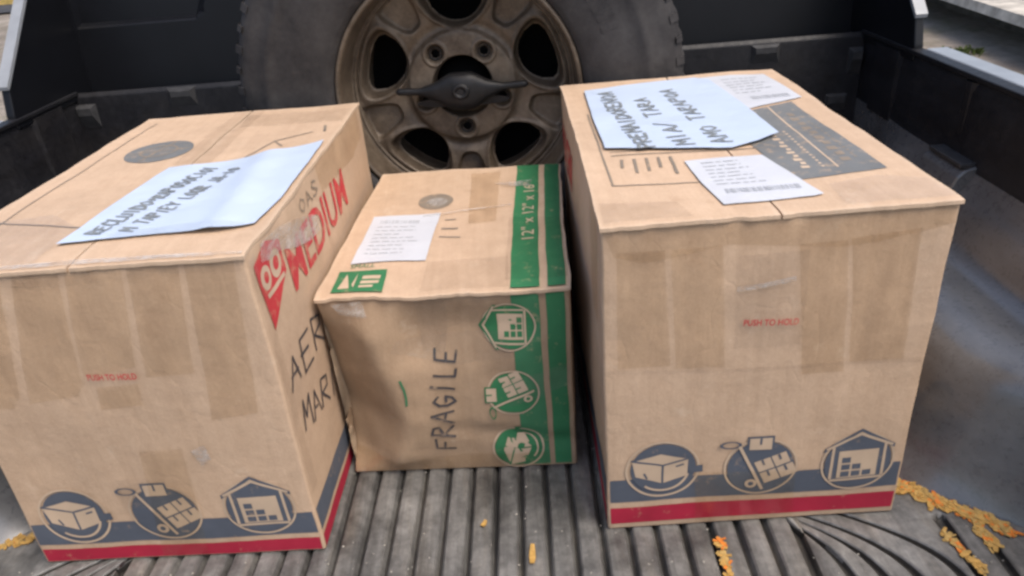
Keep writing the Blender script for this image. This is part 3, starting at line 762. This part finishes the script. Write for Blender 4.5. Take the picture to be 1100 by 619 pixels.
# the three pictures printed along the band, in a unit circle (x right, y up): (polygon, 0 = ink / 1 = bare board, layer)
def icon_carton():
    P = [(p, 1, 1) for p in ring(0, 0, 1.0, 0.07)] + [(disc(0.02, 0.04, 0.90), 0, 2)]
    P += [([(-.86, .38), (-.05, .60), (.70, .36), (.70, -.26), (.02, -.52), (-.74, -.22)], 1, 3)]
    for s in ([(-.86, .38), (.02, .16), (.70, .36)], [(.02, .16), (.02, -.50)], [(-.86, .38), (-.05, .62), (.70, .38)], [(.40, .10), (.58, .16)], [(-.5, -.12), (-.42, -.30)]):
        P += [(q, 0, 4) for q in stroke(s, 0.06)]
    P += [(q, 1, 5) for q in ring(0.0, -0.05, 0.72, 0.07, 20, -2.3, -0.2)]
    P += [([(.72, .05), (1.10, .10), (1.12, -.16), (.76, -.18)], 0, 4)]
    return P
def icon_trolley():
    P = [(p, 1, 1) for p in ring(0, 0, 1.0, 0.06)] + [(disc(0, 0, 0.93), 0, 2)]
    def rot(pts, a=0.42, c=(0.0, 0)): return [(c[0] + x * math.cos(a) - y * math.sin(a), c[1] + x * math.sin(a) + y * math.cos(a)) for x, y in pts]
    P += [(rot(rect(-.10, -.62, .36, -.20)), 1, 4), (rot(rect(.40, -.62, .86, -.20)), 1, 4), (rot(rect(-.10, -.15, .36, .25)), 1, 4), (rot(rect(.40, -.15, .82, .25)), 1, 4)]
    P += [(rect(-.42, .60, .30, 1.12), 0, 3), (rect(-.36, .66, .24, 1.06), 1, 5), (rect(-.09, .84, -.03, 1.06), 0, 6)]
    for a, b in ((.13, -.2), (.63, -.2), (.13, .25), (.61, .25)): P += [(rot(rect(a - .03, b - .2, a + .03, b)), 0, 6)]
    P += [(q, 1, 7) for q in stroke([(-.62, .78), (-.24, -.05), (.06, -.72), (.10, -.80)], 0.09)]
    P += [(q, 0, 7) for q in ring(-.88, .86, .26, .09, 20, 0, 2 * math.pi, .45)]
    P += [(disc(-.24, -.58, .17, 18), 1, 8), (disc(-.24, -.58, .08, 14), 0, 9)]
    return P
def icon_store():
    P = [(p, 1, 1) for p in ring(0, 0, 1.0, 0.06)] + [(disc(0, 0, 0.93), 0, 2)]
    P += [(q, 1, 3) for q in stroke([(-.90, .52), (0, .98), (.90, .52)], .08)] + [(q, 1, 3) for q in stroke([(-.72, .55), (-.72, -.55)], .08)] + [(q, 1, 3.3) for q in stroke([(.72, .55), (.72, -.55)], .08)]
    P += [([(-.98, .40), (0, 1.06), (.98, .40), (.98, .54), (0, 1.16), (-.98, .54)], 0, 2.5)]
    P += [(rect(-.55, -.55, .55, .42), 1, 4), (rect(-.72, -.66, .72, -.58), 1, 4)]
    for (a, b, n) in ((-.44, -.50, 4), (-.14, -.50, 3), (.16, -.50, 2)):
        for k in range(n - 1): P += [(rect(a, b + k * .25, a + .24, b + .19 + k * .25), 0, 5)]
    return P
ICONS = [icon_carton(), icon_trolley(), icon_store()]
def place_icon(box, face, k, cu, cv, r, mats, rot=0.0, clip=None, off=0.0011, stretch=1.0):
    ca, sa = math.cos(rot), math.sin(rot); P = []
    for pts, mi, ly in ICONS[k]:
        q = [(cu + r * (x * ca - y * sa * stretch), cv + r * (x * sa + y * ca)) for x, y in pts]
        if clip: q = [clip(*a) for a in q]
        P.append((q, mi, ly))
    return box.decal('printed_icon', face, P, mats, off=off, maxlen=0.02)

def band_side(box, face, u0, u1, red, grey):
    box.decal('red_stripe', face, [(rect(u0, red[0], u1, red[1]), 0, 0)], ['red'], off=0.0006)
    box.decal('grey_stripe', face, [(rect(u0, grey[0], u1, grey[1]), 0, 0)], ['slate'], off=0.0006)

def tape(box, face, pts, mat='tape', off=0.0018, name='tape_strip', seed=0):
    """a strip of tape with slightly ragged short ends"""
    return box.decal(name, face, [(pts, 0, 0)], [mat], off=off)

def barcode(u0, v0, u1, v1, seed):
    rr = random.Random(seed); out = []; u = u0
    while u < u1:
        wd = rr.choice((.0008, .0012, .002)); out.append(rect(u, v0, min(u + wd, u1), v1)); u += wd + rr.choice((.001, .0016, .0022))
    return out
def text_rows(u0, u1, v0, n, dv, seed, h=0.0022):
    rr = random.Random(seed); out = []
    for k in range(n):
        u = u0; end = u0 + (u1 - u0) * rr.uniform(.55, 1)
        while u < end:
            l = rr.uniform(.005, .016); out.append(rect(u, v0 - k * dv - h / 2, min(u + l, end), v0 - k * dv + h / 2)); u += l + .003
    return out
# ---- left box
L = Box('cardboard_box', 'big cardboard box marked MEDIUM in red on its side, left of the green one', -0.6802, 0.756, -0.0529, 0.3948, 0.6386, 0.4516, 1.0)
L.body()
L.slab('top_flap', -0.001, 0.1955, 0.0, L.d + 0.002, 0.0044, 0.0014, 0.0030, 0.002)
L.slab('top_flap', 0.1985, L.w + 0.001, 0.0, L.d + 0.002, 0.0044, 0.0014, 0.0030, 0.002)
band_side(L, 'front', 0.004, L.w - 0.004, (0.004, 0.027), (0.036, 0.073))
band_side(L, 'right', 0.004, L.d - 0.004, (0.004, 0.027), (0.036, 0.073))
band_side(L, 'left', 0.004, L.d - 0.004, (0.004, 0.027), (0.036, 0.073))
for k, (u, v) in enumerate(((0.071, 0.0865), (0.197, 0.0875), (0.324, 0.088))): place_icon(L, 'front', k, u, v, 0.047, ['slate', 'tan_print'])
for k, (u, v) in enumerate(((0.10, 0.0865), (0.31, 0.0875), (0.52, 0.088))): place_icon(L, 'left', k, L.d - u, v, 0.047, ['slate', 'tan_print'], 0)
tape(L, 'front', [(0.0, 0.446), (0.116, 0.446), (0.076, 0.285), (0.062, 0.268), (0.0, 0.272)])
tape(L, 'front', [(0.131, 0.446), (0.184, 0.446), (0.160, 0.300), (0.150, 0.282), (0.085, 0.274), (0.098, 0.33)], off=.0021)
tape(L, 'front', [(0.192, 0.446), (0.258, 0.446), (0.232, 0.318), (0.165, 0.308), (0.178, 0.38)], off=.0024)
tape(L, 'front', [(0.2635, 0.446), (0.3215, 0.446), (0.298, 0.304), (0.240, 0.303)], off=.0021)
tape(L, 'front', [(0.328, 0.446), (0.383, 0.446), (0.3594, 0.241), (0.3012, 0.236)], off=.0018)
tape(L, 'front', [(0.1747, 0.292), (0.2274, 0.296), (0.2234, 0.265), (0.1694, 0.260)])
tape(L, 'front', [(0.197, 0.194), (0.253, 0.196), (0.236, 0.003), (0.170, 0.003)], off=.0042)
tape(L, 'front', [(0.150, 0.150), (0.195, 0.152), (0.185, 0.10), (0.146, 0.10)], 'tape_clear', off=.0045)
tape(L, 'front', [(0.004, 0.447), (0.390, 0.447), (0.389, 0.432), (0.30, 0.436), (0.18, 0.428), (0.09, 0.435), (0.004, 0.428)], 'tape_clear', off=.0030)
tape(L, 'front', [(0.262, 0.19), (0.282, 0.198), (0.285, 0.175), (0.27, 0.165)], 'tape_white', off=.0025)
lettering(L, 'front', 'PUSH TO HOLD', (0.170, 0.304), (1, -0.02), 0.0085, 0.060, 'red_worn', off=0.0036, bold=0.012)
# right side: MEDIUM, the red emblem, hand-written marks, a torn whitish sticker
lettering(L, 'right', 'MEDIUM', (0.112, 0.342), (1, -0.012), 0.062, 0.318, 'red_worn', bold=0.012)
em = [([(0.016, 0.428), (0.060, 0.452 - 0.012), (0.103, 0.425), (0.103, 0.382), (0.024, 0.340)], 0, 0)]
em += [(disc(0.040, 0.402, 0.015, 24), 1, 1), (disc(0.076, 0.404, 0.018, 24), 1, 1), (disc(0.041, 0.402, 0.007, 20), 0, 2), (disc(0.077, 0.404, 0.009, 20), 0, 2), (rect(0.032, 0.378, 0.094, 0.384), 1, 1)]
L.decal('printed_emblem', 'right', em, ['red_worn', 'tan_print'], off=0.0011)
L.decal('torn_sticker', 'right', [([(0.045, 0.444), (0.100, 0.440), (0.1445, 0.430), (0.22, 0.405), (0.265, 0.386), (0.255, 0.368), (0.20, 0.375), (0.15, 0.390), (0.10, 0.410), (0.06, 0.416), (0.036, 0.424)], 0, 0)], ['tape_white'], off=0.0024)
L.decal('handwriting', 'right', as_polys(handwriting('AER', (0.026, 0.247), (1, -0.10), 0.044, 0.0040, 0.160, seed=3)), ['marker'], off=0.0012, step=.0004)
L.decal('handwriting', 'right', as_polys(handwriting('MARI', (0.034, 0.176), (1, -0.24), 0.040, 0.0040, 0.160, seed=5)), ['marker'], off=0.0012, step=.0004)
L.decal('handwriting', 'right', as_polys(handwriting('OAS', (0.20, 0.413), (1, -0.03), 0.020, 0.0022, 0.10, seed=8)), ['line_print'], off=0.0012, step=.0004)
tape(L, 'right', [(0.30, 0.448), (0.60, 0.448), (0.60, 0.40), (0.52, 0.388), (0.42, 0.396), (0.31, 0.404)], off=.0022)
tape(L, 'right', [(0.003, 0.44), (0.022, 0.445), (0.024, 0.10), (0.004, 0.10)], 'tape_clear', off=.0028)
# top: print and the written paper
tape(L, 'top', [(0.168, 0.345), (0.226, 0.345), (0.224, 0.635), (0.170, 0.635)], 'tape_clear', off=.0012, name='seam_tape')
ov = [(disc(0.115, 0.420, 0.052, 40, 0.056), 0, 0)] + [(q, 1, 1) for q in stroke([(0.07, 0.41), (0.16, 0.43)], 0.004)] + [(q, 1, 1.4) for q in stroke([(0.105, 0.37), (0.122, 0.47)], 0.004)] + [(q, 1, 2) for q in ring(0.115, 0.42, 0.028, 0.004, 24)]
L.decal('printed_oval', 'top', ov, ['grey_print', 'line_print'], off=0.0008)
tri = stroke([(0.262, 0.335), (0.300, 0.435), (0.352, 0.47)], .003) + stroke([(0.30, 0.435), (0.318, 0.41)], .003) + stroke([(0.372, 0.47), (0.366, 0.50)], .005) + stroke([(0.026, 0.147), (0.183, 0.104)], .0025) + stroke([(0.03, 0.05), (0.03, 0.60)], .002)
L.decal('printed_lines', 'top', as_polys(tri), ['line_print'], off=0.0008, step=.0003)
def lp_fn(u, v):
    fold = 0.316 + 0.02 * (0.33 - v) / 0.26; a = u - fold
    return 0.0015 + 0.005 * math.exp(-(a / 0.022) ** 2) + 0.0008 * (1 + noise.noise(Vector((u * 22, v * 16, 1))))
pp = L.decal('written_paper', 'top', [([(0.153, 0.056), (0.158, 0.15), (0.172, 0.326), (0.215, 0.334), (0.2641, 0.345), (0.330, 0.375), (0.385, 0.412), (0.390, 0.30), (0.388, 0.1716), (0.380, 0.0834), (0.3418, 0.0673), (0.2459, 0.0664), (0.19, 0.058)], 0, 0)], ['paper_blue'], off=0.0012, fn=lp_fn, maxlen=0.010, label='bluish white paper with two handwritten lines')
for args, kw in ((('RECLUIDO+RAPOSOCIOI', (0.195, 0.076), (0.058, 0.245), 0.021, 0.0034, 0.248), 11), (('M TAPIEY LOOR JA-IO', (0.234, 0.078), (0.062, 0.23), 0.020, 0.0032, 0.228), 12)):
    L.decal('handwriting', 'top', as_polys(handwriting(*args, seed=kw)), ['pen_grey'], off=0.0022, fn=lp_fn, step=.0003)
L.decal('paper_tape', 'top', [([(0.21, 0.056), (0.36, 0.060), (0.372, 0.080), (0.30, 0.086), (0.22, 0.078)], 0, 0)], ['tape_clear'], off=0.0040, fn=lp_fn)
tape(L, 'top', [(0.002, 0.012), (0.15, 0.014), (0.15, 0.11), (0.09, 0.16), (0.002, 0.15)], 'tape_clear', off=.0016)
tape(L, 'top', [(0.20, 0.60), (0.39, 0.60), (0.39, 0.52), (0.21, 0.53)], 'tape_clear', off=.0016)
tape(L, 'top', [(0.001, 0.0005), (0.393, 0.0005), (0.393, 0.006), (0.34, 0.010), (0.30, 0.006), (0.22, 0.012), (0.16, 0.007), (0.08, 0.011), (0.001, 0.007)], 'tape_white', off=.0012)

# ---- right box
Rb = Box('cardboard_box', 'big cardboard box with three papers on top, right of the green one', 0.1016, 0.7273, -0.0329, 0.3821, 0.6372, 0.4525, 2.0)
Rb.body()
Rb.slab('top_flap', -0.003, 0.1895, 0.0, Rb.d + 0.002, 0.0044, 0.0018, 0.0035, 0.003, notches=((0.145, 0.003),))
Rb.slab('top_flap', 0.1920, Rb.w + 0.001, 0.0, Rb.d + 0.002, 0.0044, 0.0018, 0.0035, 0.003, notches=((0.145, 0.003), (0.212, 0.003)))
band_side(Rb, 'front', 0.004, Rb.w - 0.004, (0.011, 0.039), (0.049, 0.088))
band_side(Rb, 'left', 0.004, Rb.d - 0.004, (0.011, 0.039), (0.049, 0.088))
band_side(Rb, 'right', 0.004, Rb.d - 0.004, (0.011, 0.039), (0.049, 0.088))
for k, (u, v) in enumerate(((0.071, 0.103), (0.196, 0.0985), (0.321, 0.0965))): place_icon(Rb, 'front', k, u, v, 0.046, ['slate', 'tan_print'])
for k, u in enumerate((0.10, 0.31, 0.52)): place_icon(Rb, 'right', k, u, 0.099, 0.046, ['slate', 'tan_print'])
tape(Rb, 'front', [(0.0165, 0.418), (0.0695, 0.418), (0.078, 0.265), (0.017, 0.263)])
tape(Rb, 'front', [(0.0765, 0.418), (0.1312, 0.419), (0.141, 0.261), (0.084, 0.262)], off=.0021)
tape(Rb, 'front', [(0.2133, 0.414), (0.266, 0.414), (0.284, 0.240), (0.2325, 0.2415)], off=.0021)
tape(Rb, 'front', [(0.270, 0.416), (0.3454, 0.420), (0.354, 0.252), (0.29, 0.253)], off=.0018)
def wr(u, v): return 0.0035 * max(0, noise.noise(Vector((u * 30, v * 14, 4)))) + 0.0012 * noise.noise(Vector((u * 80, v * 60, 4)))
Rb.decal('tape_strip', 'front', [([(0.002, 0.446), (0.380, 0.446), (0.378, 0.424), (0.345, 0.417), (0.30, 0.409), (0.257, 0.4076), (0.20, 0.414), (0.135, 0.4198), (0.08, 0.410), (0.045, 0.404), (0.0134, 0.414)], 0, 0)], ['tape'], off=0.0030, fn=wr, maxlen=.008)
Rb.decal('tape_strip', 'front', [([(0.145, 0.405), (0.225, 0.408), (0.226, 0.285), (0.150, 0.285)], 0, 0)], ['tape_clear'], off=0.0026, fn=wr, maxlen=.01)
Rb.decal('tape_strip', 'front', [([(0.112, 0.096), (0.241, 0.093), (0.246, 0.004), (0.116, 0.006)], 0, 0)], ['tape'], off=0.0042, maxlen=.01)
Rb.decal('tape_strip', 'front', [([(0.005, 0.262), (0.377, 0.252), (0.377, 0.247), (0.005, 0.257)], 0, 0)], ['tape_clear'], off=0.0024, maxlen=.01)
sv = stroke([(0.150, 0.3655), (0.180, 0.3685), (0.211, 0.3735)], 0.006)
Rb.decal('handle_slot', 'front', as_polys(sv), ['tape_white'], off=0.0034, step=.0005, label='torn pale handle slot')
lettering(Rb, 'front', 'PUSH TO HOLD', (0.158, 0.3165), (1, -0.05), 0.0085, 0.062, 'red_worn', off=0.0036, bold=0.012)
lettering(Rb, 'left', 'MEDIUM', (0.40, 0.335), (1, 0), 0.062, 0.22, 'red_worn', bold=0.012)
tape(Rb, 'left', [(0.02, 0.445), (0.10, 0.447), (0.10, 0.30), (0.03, 0.31)], off=.0020)
tape(Rb, 'top', [(0.262, 0.004), (0.380, 0.006), (0.378, 0.062), (0.33, 0.085), (0.27, 0.07)], 'tape_clear', off=.0010)
tape(Rb, 'top', [(0.004, 0.004), (0.10, 0.004), (0.09, 0.05), (0.005, 0.06)], 'tape_clear', off=.0010)
# top prints
Rb.decal('printed_panel', 'top', [([(0.222, 0.365), (0.3425, 0.413), (0.351, 0.105), (0.236, 0.088), (0.226, 0.22)], 0, 0)] + [(rect(0.2985, 0.12, 0.3010, 0.395), 1, 1)] +
         [(q, 1, 1) for q in [rect(0.258 + .004 * (k % 2), 0.125 + k * .014, 0.268, 0.133 + k * .014) for k in range(10)] + [rect(0.282, 0.125 + k * .011, 0.2855, 0.130 + k * .011) for k in range(14)]] + [(q, 2, 1) for q in [rect(0.312 + .003 * (k % 2), 0.14 + k * .022, 0.324, 0.153 + k * .022) for k in range(10)] + [rect(0.331, 0.15 + k * .012, 0.334, 0.155 + k * .012) for k in range(14)]], ['grey_print', 'tan_print', 'line_print'], off=0.0008)
po = stroke([(0.028, 0.43), (0.027, 0.112), (0.135, 0.108)], .0025) + stroke([(0.04, 0.225), (0.24, 0.215)], .0025) + stroke([(0.04, 0.24), (0.24, 0.23)], .002)
for k in range(5): po += stroke([(0.050 + .016 * k, 0.205), (0.047 + .016 * k, 0.205 - (.03, .05, .045, .035, .06)[k])], .004)
Rb.decal('printed_lines', 'top', as_polys(po), ['line_print'], off=0.0008, step=.0003)
def r_fn(u, v): return 0.0012 + 0.0025 * sstep(0.20, 0.268, u) * (1 - sstep(0.3, 0.45, v)) + 0.0007 * (1 + noise.noise(Vector((u * 24, v * 14, 6))))
def l1_fn(u, v): return 0.0004 + 0.0006 * (1 + noise.noise(Vector((u * 24, v * 14, 8))))
Rb.decal('address_label', 'top', [([(0.2237, 0.607), (0.300, 0.603), (0.3553, 0.597), (0.365, 0.429), (0.263, 0.388), (0.235, 0.42)], 0, 0)] + [(q, 1, 3) for q in barcode(0.290, 0.437, 0.352, 0.456, 5) + text_rows(0.275, 0.345, 0.575, 6, .018, 6, .004)], ['paper', 'print_on_paper'], off=0.001, fn=l1_fn)
Rb.decal('address_label', 'top', [([(0.1277, 0.1836), (0.18, 0.188), (0.2261, 0.1822), (0.252, 0.039), (0.24, 0.034), (0.1378, 0.029), (0.130, 0.10)], 0, 0)] + [(q, 1, 3) for q in barcode(0.150, 0.060, 0.236, 0.074, 7) + text_rows(0.145, 0.215, 0.170, 7, .013, 8)], ['paper', 'print_on_paper'], off=0.001, fn=l1_fn)
Rb.decal('written_paper', 'top', [([(0.0365, 0.573), (0.13, 0.592), (0.2337, 0.604), (0.256, 0.585), (0.262, 0.49), (0.268, 0.35), (0.270, 0.2523), (0.235, 0.232), (0.1961, 0.2167), (0.12, 0.229), (0.0337, 0.2492), (0.033, 0.40)], 0, 0)], ['paper_blue'], off=0.0026, fn=r_fn, maxlen=.010, label='bluish white paper with three handwritten lines')
for args, kw in ((('PREMAIDORENOA', (0.100, 0.238), (-0.02, 0.32), 0.023, 0.0042, 0.318), 21), (('MIA/', (0.153, 0.240), (-0.022, 0.26), 0.023, 0.0042, 0.116), 22), (('TARA', (0.1407, 0.386), (-0.022, 0.26), 0.023, 0.0042, 0.116), 24), (('AMO', (0.203, 0.236), (-0.02, 0.31), 0.023, 0.0040, 0.085), 23), (('TARAPOA', (0.1957, 0.3485), (-0.02, 0.31), 0.023, 0.0040, 0.197), 25)):
    Rb.decal('handwriting', 'top', as_polys(handwriting(*args, seed=kw)), ['pen_grey'], off=0.0036, fn=r_fn, step=.0003)

# ---- green box lying on its side between them
def g_extra(p):
    v = Vector((0, 0, 0))
    if p.y < 0.006:
        # crumpled front: the left part is pushed in along a slanting crease, a second crease runs to the right
        ax, az, bx_, bz = 0.052, 0.285, 0.100, 0.108
        cx = ax + (bx_ - ax) * (az - p.z) / (az - bz) if p.z > bz else bx_ - (bz - p.z) * 0.35
        l = max(0, cx - p.x)
        edge = min(1, max(0, (0.300 - p.z) / 0.05)) * min(1, max(0, (p.z - 0.004) / 0.03))
        v.y += 0.60 * l * edge
        r = max(0, p.x - cx); kz = (p.z - 0.19) - 0.03 * (p.x - 0.13)
        v.y += -0.014 * math.exp(-(r / 0.05) ** 2) * edge
        v.y += 0.11 * max(0, kz) * edge * sstep(0.06, 0.14, p.x) * (1 - sstep(0.25, 0.33, p.x)) * 1.5
        v.y += edge * 0.010 * (abs(noise.noise(Vector((p.x * 8 + 4, p.z * 8, 1.3)))) - 0.25)
        v.y += edge * (0.005 * noise.noise(Vector((p.x * 13, p.z * 13, 3.3))) + 0.003 * abs(noise.noise(Vector((p.x * 26, p.z * 26, 7.3)))))
        v.y += 0.006 * math.exp(-((p.z - 0.075 + 0.2 * (p.x - .2)) / 0.012) ** 2) * edge * sstep(.1, .2, p.x)
    if p.z > 0.30:
        v.z -= 0.004 * math.exp(-((p.x - 0.14) / 0.05) ** 2) * math.exp(-p.y / 0.06)
    return v
G = Box('cardboard_box', 'crumpled cardboard box with green stripes and FRAGILE written on its front', -0.2661, 0.8859, -0.0749, 0.3422, 0.4874, 0.3119, 3.0, 1.25, 'card_shaded', g_extra)
G.body(0.010)
G.slab('top_panel', -0.001, G.w + 0.001, 0.0, G.d + 0.002, 0.0044, 0.0030, 0.004, 0.004, mat='card')
G.decal('green_stripe', 'top', [([(0.2625, 0.001), (0.3027, 0.001), (0.3025, 0.486), (0.2605, 0.486)], 0, 0)], ['green'], off=.0009)
G.decal('green_stripe', 'top', [([(0.3135, 0.001), (0.3375, 0.001), (0.340, 0.486), (0.313, 0.486)], 0, 0)], ['green'], off=.0009)
lettering(G, 'top', '12" x 12" x 16"', (0.295, 0.155), (0, 1), 0.020, 0.24, 'tan_print', off=.0014)
gr = [([(0.0165, 0.076), (0.0865, 0.074), (0.0895, 0.004), (0.019, 0.008)], 0, 0), ([(0.030, 0.066), (0.042, 0.018), (0.026, 0.018)], 1, 1), ([(0.046, 0.066), (0.048, 0.018), (0.0435, 0.03)], 1, 1.3), (rect(0.055, 0.045, 0.080, 0.056), 1, 1), (rect(0.055, 0.030, 0.080, 0.039), 1, 1), (rect(0.055, 0.018, 0.074, 0.025), 1, 1)]
G.decal('printed_badge', 'top', gr, ['green', 'tan_print'], off=.0009)
lettering(G, 'top', 'SMALL', (0.03, 0.084), (1, 0), 0.012, 0.036, 'green_worn', off=.0012)
G.decal('address_label', 'top', [([(0.0285, 0.2672), (0.139, 0.2785), (0.1385, 0.100), (0.0282, 0.0966)], 0, 0)] + [(q, 1, 3) for q in barcode(0.045, 0.238, 0.108, 0.250, 9) + text_rows(0.042, 0.120, 0.225, 8, .014, 10)], ['paper', 'print_on_paper'], off=.0014, fn=lambda u, v: 0.0008 * (1 + noise.noise(Vector((u * 30, v * 20, 2)))))
G.decal('scuffed_handle', 'top', [(disc(0.122, 0.333, 0.030, 30, 0.034), 0, 0), (disc(0.124, 0.330, 0.018, 24, 0.018), 1, 1)], ['line_print', 'tape_white'], off=.0009)
G.decal('printed_lines', 'top', as_polys(stroke([(0.150, 0.215), (0.172, 0.213)], .006) + stroke([(0.150, 0.185), (0.180, 0.18)], .004) + stroke([(0.15, 0.25), (0.165, 0.25)], .004)), ['line_print'], off=.0009, step=.0003)
tape(G, 'top', [(0.175, 0.460), (0.229, 0.462), (0.234, 0.229), (0.189, 0.225)], off=.0022)
tape(G, 'top', [(0.110, 0.268), (0.255, 0.298), (0.258, 0.293), (0.112, 0.264)], 'tape_white', off=.0030)
tape(G, 'top', [(0.22, 0.40), (0.292, 0.405), (0.286, 0.375), (0.25, 0.38)], 'tape_white', off=.0030)
tape(G, 'top', [(0.14, 0.002), (0.262, 0.002), (0.258, 0.10), (0.142, 0.095)], 'tape_clear', off=.0022)
tape(G, 'top', [(0.255, 0.02), (0.341, 0.02), (0.341, 0.22), (0.255, 0.24)], 'tape_clear', off=.0028)
# front: band on the right edge, three pictures turned on their side
G.decal('green_stripe', 'front', [(rect(0.3095, 0.006, 0.3345, 0.303), 0, 0)], ['green'], off=.0010)
G.decal('green_stripe', 'front', [([(0.262, 0.006), (0.302, 0.006), (0.300, 0.303), (0.262, 0.303)], 0, 0)], ['green_worn'], off=.0010)
for k, v in enumerate((0.040, 0.1435, 0.252)): place_icon(G, 'front', k, 0.256, v, 0.037, ['green', 'tan_print'], math.pi / 2, off=.0016)
G.decal('handwriting', 'front', as_polys(handwriting('FRAGILE', (0.162, 0.046), (0.10, 1), 0.032, 0.0032, 0.180, seed=31, slant=0.1)), ['marker'], off=.0018, step=.0004)
G.decal('printed_lines', 'front', as_polys(stroke([(0.099, 0.180), (0.103, 0.165), (0.1045, 0.150), (0.104, 0.138)], .0035)), ['green_worn'], off=.0016, step=.0004)
tape(G, 'front', [(0.130, 0.304), (0.175, 0.304), (0.172, 0.255), (0.165, 0.215), (0.135, 0.22)], 'tape_clear', off=.0028)
tape(G, 'front', [(0.100, 0.240), (0.245, 0.245), (0.262, 0.205), (0.180, 0.195), (0.090, 0.225)], 'tape_clear', off=.0034)
tape(G, 'front', [(0.020, 0.300), (0.062, 0.302), (0.066, 0.280), (0.030, 0.284)], 'tape_white', off=.0030)
tape(G, 'front', [(0.250, 0.120), (0.338, 0.150), (0.338, 0.188), (0.250, 0.165)], 'tape_clear', off=.0030)
tape(G, 'front', [(0.002, 0.034), (0.30, 0.030), (0.30, 0.004), (0.002, 0.004)], 'tape', off=.0030)

# ------------------------------------------------------------------ orange chips spilled on the liner
def chip(cx, cy, z, l, wd, a, tilt, curl, v, f):
    i = len(v); ca, sa = math.cos(a), math.sin(a); th = 0.0009
    for lay in (0, 1):
        for (t, k) in ((-1, .72), (-.4, 1), (.35, .9), (1, .6)):
            for s in (-1, 1):
                x, y = t * l / 2, s * k * wd / 2
                zz = z + tilt * x + curl * (t * t) + (th if lay else 0)
                v.append((cx + x * ca - y * sa, cy + x * sa + y * ca, zz))
    for q in range(3):
        b = i + 2 * q; f.append((b + 8, b + 10, b + 11, b + 9)); f.append((b, b + 1, b + 3, b + 2)); f.append((b, b + 2, b + 10, b + 8)); f.append((b + 1, b + 9, b + 11, b + 3))
    f.append((i, i + 8, i + 9, i + 1)); f.append((i + 6, i + 7, i + 15, i + 14))
def spill(name, paths, n, rnd, mat, label):
    v = []; f = []; mi = []
    segs = [(Vector(a), Vector(b), wd) for path, wd in paths for a, b in zip(path, path[1:])]
    tot = sum((b - a).length * wd for a, b, wd in segs)
    for a, b, wd in segs:
        for _ in range(int(n * (b - a).length * wd / tot) + 1):
            p = a.lerp(b, rnd.random()); off = Vector((rnd.gauss(0, wd * .5), rnd.gauss(0, wd * .5))); q = p + off; n0 = len(f)
            chip(q.x, q.y, rnd.uniform(-0.0008, 0.001), rnd.uniform(.006, .020), rnd.uniform(.0025, .007), rnd.uniform(0, 3.14), rnd.uniform(-.06, .06), rnd.uniform(0, .0012), v, f)
            mi += [rnd.choice((0, 0, 0, 0, 1, 2, 2, 2))] * (len(f) - n0)
    o = mesh(name, v, f, [mat, 'orange_red', 'chip_dull'], idx=mi); tag(o, label, 'debris', kind='stuff'); return o
rnd = random.Random(9)
spill('orange_chips', [([(0.512, 0.768), (0.535, 0.742), (0.565, 0.715)], .012), ([(0.565, 0.715), (0.595, 0.690), (0.617, 0.662)], .010), ([(0.572, 0.705), (0.580, 0.675), (0.578, 0.640)], .006), ([(0.532, 0.672), (0.536, 0.645), (0.545, 0.605)], .004)], 330, rnd, 'orange', 'yellow orange chips spilled beside the right cardboard box')
spill('orange_chips', [([(-0.80, 0.790), (-0.745, 0.800), (-0.722, 0.808)], .009)], 60, rnd, 'orange', 'orange chips spilled beside the left cardboard box')
spill('orange_chips', [([(0.245, 0.700), (0.242, 0.660), (0.238, 0.600)], .003)], 34, rnd, 'orange', 'line of orange chips in a floor groove in front of right box')
def single(name, x, y, l, wd, a, mat, label):
    v = []; f = []; chip(0, 0, 0.001, l, wd, a, 0.0, 0.0025, v, f)
    o = mesh(name, v, f, mat); o.location = (x, y, 0.0005); tag(o, label, 'scrap', 'single orange scraps on the ribbed floor')
single('orange_scrap', -0.004, 0.694, 0.032, 0.0085, R_(86), 'orange', 'lone orange scrap on the ribs in front of the green box')
single('orange_scrap', -0.068, 0.755, 0.012, 0.007, R_(60), 'orange', 'tiny yellow crumb on the ribs nearest the green box')

# fine grit scattered on the liner
gv = []; gf = []
for _ in range(420):
    x, y = rnd.uniform(-0.72, 0.60), rnd.uniform(0.35, 1.0)
    d = rnd.uniform(.0008, .0022); i = len(gv); z = 0.0004
    gv += [(x - d, y, z), (x, y - d * .7, z), (x + d, y + d * .2, z), (x, y + d, z), (x, y, z + d)]
    gf += [(i, i + 1, i + 4), (i + 1, i + 2, i + 4), (i + 2, i + 3, i + 4), (i + 3, i, i + 4)]
tag(mesh('grit', gv, gf, plain('pale_grit', (0.42, 0.39, 0.34), 0.9, 0.2, 0.5, 200, 0.0)), 'fine pale grit scattered over the ribbed floor', 'grit', kind='stuff')
